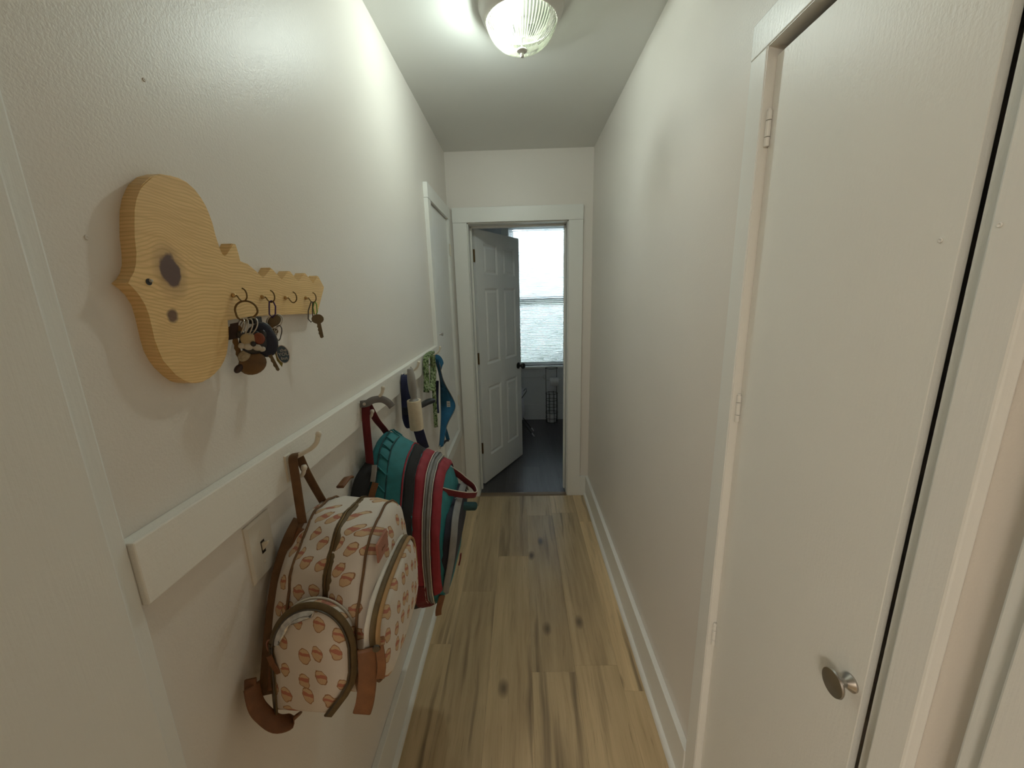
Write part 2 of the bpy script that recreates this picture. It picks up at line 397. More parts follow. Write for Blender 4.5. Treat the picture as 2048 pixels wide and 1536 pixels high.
# ---- hallway floor, plank by plank
fl = struct('floor', boxes((KX0-.1, KY0-.1, -.06, KX1+.1, 2.90, -.012)), 'oak', 'wood-look plank floor of the hallway in warm brown oak')
PW, PL = .185, 1.22
xs = [-.535, -.35, -.165, .02, .205, .39]
joints = [1.51, 1.841, 2.136, 1.369, 2.62, 1.286]
cuts = {}
def plank(x, y0, y1, mat, parent, nm='plank', pw=PW):
    key = (round(y1-y0, 4), mat, pw)
    if key not in cuts:
        b = B(); box(b, .0002, .0002, -.012, pw-.0002, y1-y0-.0002, 0)
        bmesh.ops.bevel(b, geom=[e for e in b.edges if all(v.co.z > -.001 for v in e.verts)], offset=.0004, segments=1, affect='EDGES')
        me = bpy.data.meshes.new(nm); b.to_mesh(me); b.free(); me.materials.append(M[mat]); cuts[key] = me
    o = bpy.data.objects.new(nm, cuts[key]); COL.objects.link(o); o.location = (x, y0, 0); o.parent = parent
for x, j in zip(xs, joints):
    ends = [j + k*PL for k in range(-5, 4)]
    pts = [YB-.1] + [e for e in ends if YB < e < 2.85] + [2.895]
    for a, b in zip(pts, pts[1:]): plank(x, a, b, 'oak', fl)
struct('floor_room', boxes((KX0, KY0, -.012, KX1, YB-.1, 0)), 'oak', 'wood floor of the room behind the viewpoint')
# ---- bathroom floor
bfl = struct('floor_bathroom', boxes((BXL-.1, 2.90, -.06, BXR+.1, BD+.1, -.012)), 'dark_plank', 'dark grey vinyl plank bathroom floor')
bw = .15
for i in range(13):
    x = BXL-.05+i*bw
    st = 2.90 + .9*((i*.37) % 1)
    pts = [2.90] + [e for e in (st, st+.92, st+1.84) if 2.95 < e < BD-.05] + [BD]
    for a, b in zip(pts, pts[1:]): plank(x, a, b, 'dark_plank', bfl, 'plank', bw)
# ---- bathroom shell with the window opening
WX0, WX1, WZ0, WZ1 = -.12, .68, .70, 2.38
struct('wall_bathroom_far', boxes((BXL-.1, BD, 0, WX0, BD+.15, BZ), (WX1, BD, 0, BXR+.1, BD+.15, BZ), (WX0, BD, 0, WX1, BD+.15, WZ0), (WX0, BD, WZ1, WX1, BD+.15, BZ)), 'bath_wall', 'grey bathroom wall under the blinds')
struct('wall_bathroom_left', boxes((BXL-.1, 3.07, 0, BXL, BD, BZ)), 'bath_wall', 'grey bathroom side wall behind the open door')
struct('wall_bathroom_right', boxes((BXR, 3.07, 0, BXR+.1, BD, BZ)), 'bath_wall', 'grey bathroom side wall beside the window')
struct('ceiling_bathroom', boxes((BXL-.1, 3.07, BZ, BXR+.1, BD+.15, BZ+.1)), 'ceiling', 'white bathroom ceiling')
struct('baseboard_bathroom', boxes((BXL, BD-.018, 0, BXR, BD, .20)), 'bath_wall', 'tall grey bathroom baseboard under the window', bevel=.002)
# ---- baseboards of the hallway
def baseboard(name, label, xw, sgn, y0, y1):
    r = sempty(name, (xw, (y0+y1)/2, 0), label)
    a, b = sorted((xw, xw+sgn*.021))
    fin('board', boxes((a, y0, 0, b, y1, .1616)), 'trim', r, bevel=.0025)
    poly = [(xw+sgn*.021, y0, 0)] + [(xw+sgn*(.021+.016*math.sin(t)), y0, .019*math.cos(t)) for t in [i*PI/10 for i in range(6)]]
    bm = B(); prism(bm, poly, (0, y1-y0, 0)); fin('shoe_moulding', bm, 'trim', r, smooth=True, auto=40)
baseboard('baseboard_left', 'white baseboard with rounded shoe moulding under the hook rail wall', XL, 1, .39, D)
baseboard('baseboard_right', 'white baseboard with rounded shoe moulding beyond the closet door', XR, -1, .962, D)
struct('baseboard_far', boxes((DR+.1, D-.02, 0, XR-.021, D, .1616)), 'trim', 'short white baseboard piece beside the bathroom door casing', bevel=.002)

# ---- bathroom doorway casing, jamb, stop, threshold
c1 = sempty('trim_1', (0, D, 0), 'wide flat white casing around the bathroom doorway')
fin('side_casing', boxes((-.456, D-.020, 0, DL, D, DT-.0005)), 'trim', c1, bevel=.002)
fin('side_casing', boxes((DR, D-.020, 0, .445, D, DT-.0005)), 'trim', c1, bevel=.002)
fin('head_casing', boxes((-.457, D-.021, DT, .446, D, 2.167)), 'trim', c1, bevel=.002)
fin('jamb', boxes((DL-.004, D, 0, DL+.006, 3.07, DT)), 'trim', c1)
fin('jamb', boxes((DR-.006, D, 0, DR+.004, 3.07, DT)), 'trim', c1)
fin('jamb', boxes((DL, D, DT-.006, DR, 3.07, DT+.004)), 'trim', c1)
fin('stop', boxes((DL+.006, 3.0, 0, DL+.018, 3.035, DT-.006)), 'trim', c1, bevel=.002)
fin('stop', boxes((DR-.018, 3.0, 0, DR-.006, 3.035, DT-.006)), 'trim', c1, bevel=.002)
fin('stop', boxes((DL+.006, 3.0, DT-.018, DR-.006, 3.035, DT-.006)), 'trim', c1, bevel=.002)
sp = B(); lathe(sp, [(0, 0), (.022, 0), (.022, .002), (0, .002)], (DR-.0062, 3.045, .93), (-1, 0, 0), 4)
fin('strike_plate', sp, 'old_brass', c1)
th = B(); prism(th, [(DL+.006, 2.878, 0), (DL+.006, 2.888, .007), (DL+.006, 2.925, .008), (DL+.006, 2.937, 0)], (DR-DL-.012, 0, 0))
struct('trim_2', th, plain('threshold_strip', (.20, .14, .085), .4), 'thin brown wooden threshold strip between oak and dark bathroom floor')

# ---- six-panel bathroom door, standing ajar
dr = sempty('door_1', (-.328, 3.077, .012), 'white six-panel bathroom door standing ajar with dark knob', math.radians(62.2))
DW, DH, DTK = .697, 2.05, .033
us = [(.112, .318), (.408, .614)]; zs = [(.222, .825), (1.012, 1.622), (1.722, 1.955)]
fr = boxes((0, 0, 0, us[0][0], DTK, DH), (us[0][1], 0, 0, us[1][0], DTK, DH), (us[1][1], 0, 0, DW, DTK, DH))
zz = [0] + [q for p in zs for q in p] + [DH]
for u0, u1 in us:
    for a, b in zip(zz[::2], zz[1::2]): box(fr, u0, 0, a, u1, DTK, b)
    for a, b in zs: box(fr, u0, .009, a, u1, DTK-.009, b)
slab = fin('slab', fr, 'door_far', dr, local=True)
for u0, u1 in us:
    for a, b in zs:
        bm = B()
        for v0, v1 in ((.009, .0025), (DTK-.009, DTK-.0025)):
            i0, i1 = .020, .036
            skin(bm, [[(u0+i0, v0, a+i0), (u1-i0, v0, a+i0), (u1-i0, v0, b-i0), (u0+i0, v0, b-i0)],
                      [(u0+i1, v1, a+i1), (u1-i1, v1, a+i1), (u1-i1, v1, b-i1), (u0+i1, v1, b-i1)]])
        fin('panel', bm, 'door_far', dr, local=True)
        bm = B()
        for v0, v1 in ((.0005, .009), (DTK-.0005, DTK-.009)):     # sloped sticking round the sunk field
            o = [(u0, v0, a), (u1, v0, a), (u1, v0, b), (u0, v0, b)]; i0 = .016
            n_ = [(u0+i0, v1, a+i0), (u1-i0, v1, a+i0), (u1-i0, v1, b-i0), (u0+i0, v1, b-i0)]
            skin(bm, [o, n_], True, False, False)
        fin('moulding', bm, 'door_far', dr, local=True)
kb = B(); lathe(kb, [(0, 0), (.030, 0), (.030, .006), (.012, .010), (.011, .032), (.024, .042), (.028, .054), (.024, .064), (0, .068)], (.638, -.0005, .915), (0, -1, 0), 24)
fin('knob', kb, 'dark_knob', dr, local=True, smooth=True, auto=35)
kb = B(); lathe(kb, [(0, 0), (.030, 0), (.030, .006), (.012, .010), (.011, .032), (.024, .042), (.028, .054), (.024, .064), (0, .068)], (.638, DTK+.0005, .915), (0, 1, 0), 24)
fin('knob', kb, 'dark_knob', dr, local=True, smooth=True, auto=35)
for z in (1.857, 1.078, .322):
    hb = boxes((-.002, .002, z-.044, .0, DTK-.003, z+.044))
    lathe(hb, [(.0, -.046), (.0065, -.046), (.0065, .046), (0, .046)], (-.008, .006, z), (0, 0, 1), 10)
    fin('hinge', hb, 'old_brass', dr, local=True)

# ---- closet door in the right wall
cd = sempty('door_2', (XR+.002, .492, 0), 'flat off-white closet door with round nickel knob')
CX = .513
fin('slab', boxes((CX, .492, .012, CX+.013, .9025, 2.023)), 'door', cd, bevel=.001)
kn = B(); lathe(kn, [(0, 0), (.0135, 0), (.014, .003), (.0115, .006), (.0065, .011), (.0062, .017), (.010, .022), (.0195, .0255), (.0215, .0285), (.0205, .031), (.019, .0305), (0, .031)], (CX, .512, .967), (-1, 0, 0), 32)
fin('knob', kn, 'nickel', cd, smooth=True, auto=40)
for z in (1.893, 1.305, .667):
    hb = B()
    for a, b in ((-.032, -.016), (-.0145, .0145), (.016, .032)):
        lathe(hb, [(0, a), (.0052, a), (.0052, b), (0, b)], (.5075, .8985, z), (0, 0, 1), 12)
    lathe(hb, [(0, .032), (.0036, .032), (.0036, .036), (0, .037)], (.5075, .8985, z), (0, 0, 1), 10)
    box(hb, .5128, .88, z-.03, .5131, .9, z+.03)
    fin('hinge', hb, 'trim', cd, smooth=True, auto=40)
def blob(o, pos, nrm, r, mat):
    b = B(); lathe(b, [(0, .0), (r, 0), (r*.9, r*.35), (r*.62, r*.5), (r*.4, r*.28), (0, r*.2)], pos, nrm, 12); return fin('screw_head', b, mat, o, smooth=True)
blob(cd, (CX, .515, 1.631), (-1, 0, 0), .0032, 'door')
c3 = sempty('trim_3', (XR, .7, 0), 'flat off-white casing framing the closet door')
fin('far_casing', boxes((XR-.018, .9055, 0, XR, .961, 2.0405)), 'trim', c3, bevel=.002)
fin('near_casing', boxes((XR-.018, .404, 0, XR, .448, 2.0405)), 'trim', c3, bevel=.003)
fin('head_casing', boxes((XR-.018, .404, 2.041, XR, .963, 2.105)), 'trim', c3, bevel=.002)
fin('jamb', boxes((XR-.0165, .9035, 0, XR+.09, .9155, 2.041)), 'trim', c3)
fin('jamb', boxes((CX, .436, 0, XR+.09, .475, 2.041)), 'trim', c3)
fin('jamb', boxes((XR-.016, .44, 2.0395, XR+.09, .916, 2.05)), 'trim', c3)
blob(c3, (XR-.018, .4385, 1.637), (-1, 0, 0), .003, 'trim')
# ---- trim of the opening where the viewer stands
c4 = sempty('trim_4', (XR, .2, 0), 'painted boards edging the hallway entrance beyond the closet casing')
fin('edge_strip', boxes((XR-.020, .325, 0, XR, .355, ZC)), 'trim', c4, bevel=.003)
fin('board', boxes((XR-.031, .06, 0, XR, .330, ZC)), 'trim', c4, bevel=.003)
c5 = sempty('trim_5', (XL, .2, 0), 'painted boards edging the hallway entrance beside the key holder wall')
fin('edge_strip', boxes((XL, .37, 0, XL+.015, .406, 2.15)), 'trim', c5, bevel=.003)
fin('board', boxes((XL, .06, 0, XL+.025, .381, 2.15)), 'trim', c5, bevel=.003)
blob(wl, (XL, .585, 1.868), (1, 0, 0), .0024, 'wall'); blob(wl, (XL, .462, 1.655), (1, 0, 0), .0028, 'wall')

# ---- cupboard door in the left wall
cb = sempty('door_3', (XL, 2.195, .57), 'narrow white cupboard door with surface hinges and raised frame in hallway wall')
fx = XL+.022
fin('stile', boxes((XL, 2.195, .60, fx, 2.262, 2.082)), 'trim', cb, bevel=.0015)
fin('stile', boxes((XL, 2.790, .60, fx, 2.858, 2.082)), 'trim', cb, bevel=.0015)
fin('head_casing', boxes((XL, 2.195, 2.083, fx+.001, 2.862, 2.158)), 'trim', cb, bevel=.0015)
fin('bottom_rail', boxes((XL, 2.195, .53, fx+.001, 2.862, .599)), 'trim', cb, bevel=.0015)
fin('leaf', boxes((XL, 2.266, .604, XL+.006, 2.786, 2.078)), 'door_far', cb, bevel=.001)
kn = B(); lathe(kn, [(0, 0), (.007, 0), (.005, .004), (.004, .010), (.010, .016), (.011, .020), (.007, .024), (0, .025)], (XL+.006, 2.335, 1.36), (1, 0, 0), 18)
fin('knob', kn, 'steel', cb, smooth=True, auto=40)
for z in (1.885, .83):
    hb = boxes((fx, 2.788, z-.036, fx+.002, 2.83, z+.036))
    lathe(hb, [(0, -.038), (.0055, -.038), (.0055, .038), (0, .038)], (fx+.002, 2.788, z), (0, 0, 1), 10)
    for dz in (-.022, 0.0, .022): lathe(hb, [(0, 0), (.004, 0), (.003, .0016), (0, .002)], (fx+.002, 2.815, z+dz), (1, 0, 0), 8)
    fin('hinge', hb, 'ivory', cb, bevel=0)

# ---- bathroom window
wn = sempty('window_1', (WX0, BD, WZ0), 'tall bathroom sash window behind the blinds')
fin('side_casing', boxes((WX0-.085, BD-.018, WZ0, WX0, BD, WZ1+.08)), 'trim', wn, bevel=.002)
fin('side_casing', boxes((WX1, BD-.018, WZ0, WX1+.085, BD, WZ1+.08)), 'trim', wn, bevel=.002)
fin('head_casing', boxes((WX0, BD-.018, WZ1, WX1, BD, WZ1+.08)), 'trim', wn, bevel=.002)
fin('sill', boxes((WX0-.11, BD-.05, WZ0-.028, WX1+.11, BD+.07, WZ0)), 'trim', wn, bevel=.004)
fin('apron', boxes((WX0-.085, BD-.016, .56, WX1+.085, BD, WZ0-.028)), 'bath_wall', wn, bevel=.002)
def sash(z0, z1, y):
    s_ = fin('sash', boxes((WX0, y, z0, WX0+.045, y+.03, z1), (WX1-.045, y, z0, WX1, y+.03, z1), (WX0+.045, y, z0, WX1-.045, y+.03, z0+.032), (WX0+.045, y, z1-.04, WX1-.045, y+.03, z1)), 'trim', wn)
    fin('pane', boxes((WX0+.045, y+.013, z0+.032, WX1-.045, y+.017, z1-.04)), 'glass', s_)
sash(WZ0, 1.545, BD+.075); sash(1.50, WZ1, BD+.107)
# outside
struct('ground', boxes((-14, BD+.4, -.9, 14, 30, -.8)), 'grass', 'lawn outside the bathroom window')

# ================================================================== BLIND
BY = BD+.030
bl = thing('window_blind', ((WX0+WX1)/2, BY, WZ0), 'white horizontal mini blind hanging half open in the bathroom window', 'blind')
bx0, bx1 = WX0+.006, WX1-.006
fin('headrail', boxes((bx0, BY-.013, WZ1-.028, bx1, BY+.013, WZ1-.002)), 'slat', bl, bevel=.002)
sl = B(); nseg = 5; tilt = math.radians(-38)
pts = []
for i in range(nseg+1):
    a = (i/nseg-.5); yy = a*.025; cz = .0022*(1-4*a*a)
    pts.append((yy*math.cos(tilt)-cz*math.sin(tilt), yy*math.sin(tilt)+cz*math.cos(tilt)))
skin(sl, [[(0, p[0], p[1]) for p in pts], [(bx1-bx0, p[0], p[1]) for p in pts]], False)
sme = bpy.data.meshes.new('slat'); sl.to_mesh(sme); sl.free(); sme.materials.append(M['slat'])
z = WZ0+.062
while z < WZ1-.035:
    o = bpy.data.objects.new('slat', sme); COL.objects.link(o); o.parent = bl
    o.location = V((bx0, BY, z))-ROOT[bl.name]; o.rotation_euler = (random.uniform(-.03, .03), 0, 0); z += .0208
fin('bottom_rail', boxes((bx0, BY-.011, WZ0+.034, bx1, BY+.011, WZ0+.046)), 'slat', bl, bevel=.002)
for x in (bx0+.09, (bx0+bx1)/2, bx1-.09):
    cbm = B(); tube(cbm, [(x, BY-.0135, WZ0+.04), (x, BY-.0135, WZ1-.02)], .0007, 5); fin('ladder_cord', cbm, 'slat', bl)
wd = B(); tube(wd, [(bx0+.045, BY-.018, WZ1-.03), (bx0+.045, BY-.022, 1.55)], .003, 6); fin('tilt_wand', wd, 'slat', bl)

# hedge outside the window
tr = thing('garden_hedge', (.4, 8.0, -.8), 'tall dark evergreen hedge seen through the gaps of the blind', 'hedge')
core = B(); NX = 40
rg = []
for i in range(NX+1):
    x = -4.5+10*i/NX; hh = 2.75+.35*noise.noise(V((x*.9, 0, 3)))
    rg.append([V((x, 8+q[0]+.12*noise.noise(V((x*2, q[0]*3, q[1]))), q[1])) for q in ((-.5, -.8), (-.62, .6), (-.55, 1.8), (-.3, hh-.25), (0, hh), (.3, hh-.25), (.55, 1.8), (.6, -.8))])
skin(core, rg); fin('branch_mass', core, 'foliage', tr, smooth=True)
lf = B()
for i in range(5200):
    x = random.uniform(-4.5, 5.5); zz_ = random.uniform(-.7, 3.35); th_ = .62*(1-max(0, zz_-1.8)/1.7)
    p = V((x, 8+random.choice((-1, -1, 1))*th_*random.uniform(.8, 1.2), zz_))
    d1 = V((random.uniform(-1, 1), random.uniform(-1, 1), random.uniform(-1, 1))).normalized(); d2 = d1.orthogonal().normalized()
    s_ = random.uniform(.06, .13)
    lf.faces.new([lf.verts.new(q) for q in (p, p+d1*s_*.5+d2*s_*.35, p+d1*s_*1.1, p+d1*s_*.5-d2*s_*.35)])
tag(fin('foliage', lf, 'foliage', tr), kind='stuff')

# ================================================================== CEILING LAMP
LX, LY = .024, 1.56
lp = thing('ceiling_lamp', (LX, LY, ZC), 'flush ceiling lamp with ribbed clear glass dome and small finial', 'lamp')
o_ = (LX, LY, ZC)
pb = B(); lathe(pb, [(0, 0), (.143, 0), (.1445, -.006), (.141, -.010), (.139, -.014), (.138, -.020), (.132, -.036), (.121, -.047), (.1185, -.049), (.1165, -.046), (.1165, -.030), (.10, -.028), (0, -.026)], o_, (0, 0, 1), 64)
fin('pan', pb, 'pan', lp, smooth=True, auto=30)
pb = B(); lathe(pb, [(0, -.0285), (.112, -.0305), (.112, -.0312), (0, -.031)], o_, (0, 0, 1), 48); fin('insulation_disc', pb, plain('darkened_insulation', (.028, .027, .018), .8), lp)  # near-black so the inside of the dome does not blow out
pb = B(); lathe(pb, [(.1162, -.0300), (.1162, -.0462), (.1150, -.0462), (.1150, -.0300)], o_, (0, 0, 1), 48); fin('added_dark_collar', pb, plain('glare_collar_black', (.03, .03, .022), .8), lp)  # dark lining added inside the pan to hold down the bulb's glare
prof = [(.1145, -.040), (.1155, -.050), (.1130, -.060), (.106, -.076), (.094, -.094), (.076, -.110), (.054, -.122), (.032, -.129), (.014, -.132)]
gb = B(); NR = 96
def rib(j, r): return 1+(.022 if j % 2 == 0 else -.010)*(1 if r > .03 else 0)
ax = V((0, 0, 1)); rings = []
for r, h in prof:
    rings.append([V(o_)+V((math.cos(2*PI*j/(NR*2))*r*rib(j, r), math.sin(2*PI*j/(NR*2))*r*rib(j, r), h)) for j in range(NR*2)])
skin(gb, rings, True, False, False); fin('glass_dome', gb, 'dome', lp, smooth=True)
rbm = B()
for k_ in range(64):
    a0_, a1_ = 2*PI*k_/64, 2*PI*(k_+.45)/64
    skin(rbm, [[V(o_)+V((math.cos(a_)*(r*1.028+.0006), math.sin(a_)*(r*1.028+.0006), h)) for a_ in (a0_, (a0_+a1_)/2, a1_)] for r, h in prof[:-2]], False)
tag(fin('ribbing', rbm, mat_dome('ribbed_lamp_glass_ribs', .10, .15), lp, smooth=True), kind='stuff')
fb = B(); lathe(fb, [(0, -.126), (.017, -.127), (.018, -.131), (.009, -.135), (.0062, -.139), (.0075, -.144), (.0055, -.149), (0, -.150)], o_, (0, 0, 1), 24)
fin('finial', fb, 'pan', lp, smooth=True, auto=40)
fb = B(); tube(fb, [(LX, LY, ZC-.026), (LX, LY, ZC-.128)], .0025, 8); fin('stem', fb, 'steel', lp)
for sx, lit in ((-1, True), (1, False)):
    sb = B(); lathe(sb, [(0, 0), (.015, 0), (.015, .022), (0, .022)], (LX+sx*.022, LY, ZC-.070), (sx, 0, 0), 14); fin('socket', sb, 'black', lp)
bb = B(); lathe(bb, [(0, 0), (.012, .002), (.020, .012), (.026, .026), (.0275, .036), (.024, .047), (.014, .055), (0, .058)], (LX-.030, LY, ZC-.072), (-1, 0, 0), 24)
fin('bulb', bb, 'bulb', lp, smooth=True)

rl = thing('added_fill_lamp', (-1.15, -1.9, ZC), 'wide round frosted fill lamp added out of view behind the viewpoint', 'lamp')  # unseen lamp, added only to lift the light in the hallway
pb = B(); lathe(pb, [(0, 0), (.30, 0), (.30, -.03), (0, -.03)], (-1.15, -1.9, ZC), (0, 0, 1), 32); fin('pan', pb, 'pan', rl)
pb = B(); lathe(pb, [(.29, -.031), (.292, -.06), (.26, -.10), (.16, -.13), (0, -.14)], (-1.15, -1.9, ZC), (0, 0, 1), 32)
t_ = MT('fill_lamp_glow'); e_ = t_.n('Emission', {'Color': (1, .91, .78, 1), 'Strength': FILL_LAMP_STR}); t_.l(e_.outputs[0], t_.o.inputs[0])
fin('fill_dome', pb, t_.m, rl, smooth=True)

# ================================================================== LIGHT SWITCH
sw = thing('light_switch', (XL, .632, 1.137), 'ivory toggle light switch plate under the hook rail', 'switch')
pl = B(); y0, y1, z0, z1 = .598, .666, 1.080, 1.195
skin(pl, [[(XL, y0, z0), (XL, y1, z0), (XL, y1, z1), (XL, y0, z1)], [(XL+.003, y0, z0), (XL+.003, y1, z0), (XL+.003, y1, z1), (XL+.003, y0, z1)], [(XL+.006, y0+.005, z0+.005), (XL+.006, y1-.005, z0+.005), (XL+.006, y1-.005, z1-.005), (XL+.006, y0+.005, z1-.005)]])
plate = fin('plate', pl, 'plate', sw)
fin('slot', boxes((XL+.0061, .6275, 1.125, XL+.0066, .6375, 1.150)), 'dark_steel', sw)
tg = B(); skin(tg, [[(XL+.006, .629, 1.130), (XL+.006, .636, 1.130), (XL+.006, .636, 1.146), (XL+.006, .629, 1.146)], [(XL+.018, .630, 1.144), (XL+.018, .635, 1.144), (XL+.018, .635, 1.150), (XL+.018, .630, 1.150)]])
fin('toggle', tg, 'ivory', sw, bevel=.0008)
for z in (1.1075, 1.1675):
    b = B(); lathe(b, [(0, 0), (.0032, 0), (.0026, .0012), (0, .0014)], (XL+.006, .6325, z), (1, 0, 0), 12); fin('screw', b, 'plate', sw)

# ================================================================== HOOK RAIL
RF = -.468
hr = thing('coat_hook_rail', (XL, 1.3, 1.22), 'long white wooden wall rail with four ivory double coat hooks', 'coat rack')
rb = B(); prism(rb, [(XL, .406, 1.214), (RF, .406, 1.214), (RF, .406, 1.301), (XL, .406, 1.301)], (0, 2.194-.406, .009))
fin('board', rb, 'rail', hr, bevel=.002)
HY = [.718, 1.090, 1.50, 1.92]
def hook(y, dz=0):
    b = B(); x = RF
    def P(a, c, dy=0): return (x+a, y+dy, 1.255+dz+c)
    skin(b, [[P(0, -.028, -.011), P(0, -.028, .011), P(0, .028, .011), P(0, .028, -.011)], [P(.003, -.026, -.009), P(.003, -.026, .009), P(.003, .026, .009), P(.003, .026, -.009)]])
    h_ = fin('hook', b, 'ivory', hr, smooth=False)
    b = B(); tube(b, [P(.002, .012), P(.014, .020), P(.034, .030), P(.052, .040), P(.064, .052), P(.069, .066)], .0048, 10, k=5, rr=lambda t: .0042+.0016*abs(t-.5)); 
    lathe(b, [(0, -.0065), (.004, -.0055), (.0062, 0), (.004, .005), (0, .0062)], P(.070, .069), (0, 0, 1), 12)
    fin('upper_prong', b, 'ivory', h_, smooth=True)
    b = B(); tube(b, [P(.002, -.016), P(.014, -.020), P(.026, -.016), P(.031, -.003)], .0042, 10, k=5)
    lathe(b, [(0, -.006), (.0045, -.005), (.0062, 0), (.0045, .005), (0, .006)], P(.0315, -.001), (0, 0, 1), 12)
    fin('lower_prong', b, 'ivory', h_, smooth=True)
    for c in (.022, -.023):
        b = B(); lathe(b, [(0, 0), (.003, 0), (.002, .001), (0, .0012)], P(.003, c), (1, 0, 0), 10); fin('screw', b, 'ivory', h_)
for i, y in enumerate(HY): hook(y, .004*i)

# ================================================================== KEY HOLDER
KT = .019; KF = XL+KT
ol = [(.525,1.734),(.540,1.741),(.554,1.743),(.568,1.744),(.581,1.742),(.593,1.736),(.602,1.727),(.608,1.718),(.612,1.708),(.6145,1.694),(.616,1.678),(.619,1.658),(.622,1.651),(.627,1.647),(.634,1.651),(.650,1.670),(.658,1.670),(.660,1.655),(.660,1.643),(.680,1.641),(.699,1.629),(.713,1.618),(.723,1.624),(.740,1.639),(.747,1.636),(.769,1.617),(.795,1.636),(.803,1.636),(.826,1.615),(.853,1.635),(.860,1.635),(.885,1.613),(.907,1.632),(.914,1.631),(.934,1.607),(.887,1.548),(.839,1.551),(.668,1.555),(.608,1.553),(.6075,1.540),(.605,1.527),(.601,1.513),(.595,1.501),(.587,1.491),(.576,1.483),(.565,1.476),(.552,1.472),(.540,1.469),(.528,1.470),(.518,1.473),(.509,1.477),(.499,1.487),(.490,1.499),(.485,1.509),(.481,1.522),(.480,1.536),(.480,1.550),(.480,1.566),(.479,1.579),(.474,1.591),(.468,1.598),(.461,1.604),(.468,1.609),(.474,1.616),(.479,1.626),(.482,1.640),(.484,1.657),(.488,1.674),(.492,1.689),(.498,1.703),(.505,1.714),(.511,1.722)]
kscale = .471/.455
outl = [(y*kscale, 1.58+(z-1.58)*kscale) for y, z in ol]
kh = thing('key_holder', (XL, .477, 1.465), 'key-shaped knotty pine board with brass cup hooks mounted on the wall', 'key holder')
kbm = B(); prism(kbm, [(XL, y, z) for y, z in outl], (KT, 0, 0))
top = [e for e in kbm.edges if all(abs(v.co.x-KF) < 1e-5 for v in e.verts)]
bmesh.ops.bevel(kbm, geom=top, offset=.0012, segments=2, affect='EDGES')
fin('board', kbm, 'pine', kh)
b = B(); lathe(b, [(0, 0), (.0042, 0), (.0042, .0006), (0, .0006)], (KF, .5065, 1.607), (1, 0, 0), 16); fin('screw_hole', b, 'black', kh)
b = B(); lathe(b, [(0, 0), (.0022, 0), (.0016, .003), (0, .0036)], (KF, .5085, 1.6085), (1, 0, 0), 10); fin('screw', b, 'charm_white', kh)
KH = [(.652, 1.590), (.726, 1.587), (.798, 1.585), (.875, 1.584)]
for y, z in KH:
    b = B(); lathe(b, [(0, 0), (.0038, 0), (.0040, .0015), (.0030, .004), (.0014, .006), (0, .006)], (KF, y, z), (1, 0, 0), 14)
    h_ = fin('cup_hook', b, 'brass', kh, smooth=True)
    b = B(); tube(b, [(KF+.004, y, z), (KF+.007, y, z-.001), (KF+.010, y, z-.006), (KF+.0135, y, z-.0095), (KF+.018, y, z-.0095), (KF+.0225, y, z-.005), (KF+.0235, y, z+.002), (KF+.0215, y, z+.008), (KF+.0175, y, z+.011)], .00115, 8, k=5)
    fin('hook_wire', b, 'old_brass', h_, smooth=True)
fin('magnet_block', boxes((XL, .706, 1.540, XL+.012, .726, 1.5515)), 'black', kh)

# local frame for the things that hang on the cup hooks: u to the right as seen, v up, w toward the viewer
UV = V((.82, .57, 0)).normalized(); NV = V((.57, -.82, 0)).normalized(); ZV = V((0, 0, 1))
def K(o): 
    o = V(o); return lambda u, v, w=0: o+UV*u+ZV*v+NV*w
def ring(bm, f, u, v, r, t, w=0, tilt=0, asp=1):
    pts = []
    for i in range(28):
        a = 2*PI*i/28; c = r*math.cos(a)*math.cos(tilt); pts.append(f(u+c, v+r*asp*math.sin(a), w+r*math.cos(a)*math.sin(tilt)))
    tube(bm, pts, t, 6, True)
def ell(bm, f, u, v, ru, rv, rw, w=0, rot=0, n=10, m=20, p=1.0):
    rings = []
    for i in range(n+1):
        e = -PI/2+PI*i/n; rr_ = max(math.cos(e), 1e-3)
        ring_ = []
        for j in range(m):
            a = 2*PI*j/m; x = ru*rr_*math.cos(a); y = rv*rr_*math.sin(a)
            ring_.append(f(u+x*math.cos(rot)-y*math.sin(rot), v+x*math.sin(rot)+y*math.cos(rot), w+rw*math.sin(e)))
        rings.append(ring_)
    skin(bm, rings)
def keyshape(bm, f, u, v, ang, L=.05, head=.0115, w=0, t=.002):
    def q(a, c, ww): return f(u+a*math.cos(ang)-c*math.sin(ang), v+a*math.sin(ang)+c*math.cos(ang), ww)
    hd = [(head*math.cos(2*PI*i/14)*.85, head*math.sin(2*PI*i/14)) for i in range(14)]
    prism(bm, [q(a, c, w) for a, c in hd], NV*t)
    bw_ = head*.36
    bl_ = [(head*.7, -bw_)] + [(head*.7+(L-head)*(i/8), -bw_+(.0014 if i % 2 else 0)) for i in range(1, 8)] + [(L-.002, -bw_*.6), (L, 0), (L-.002, bw_), (head*.7, bw_)]
    prism(bm, [q(a, c, w+t*.1) for a, c in bl_], NV*t*.8)
def hang(y, z): return (KF+.016, y, z-.0095)
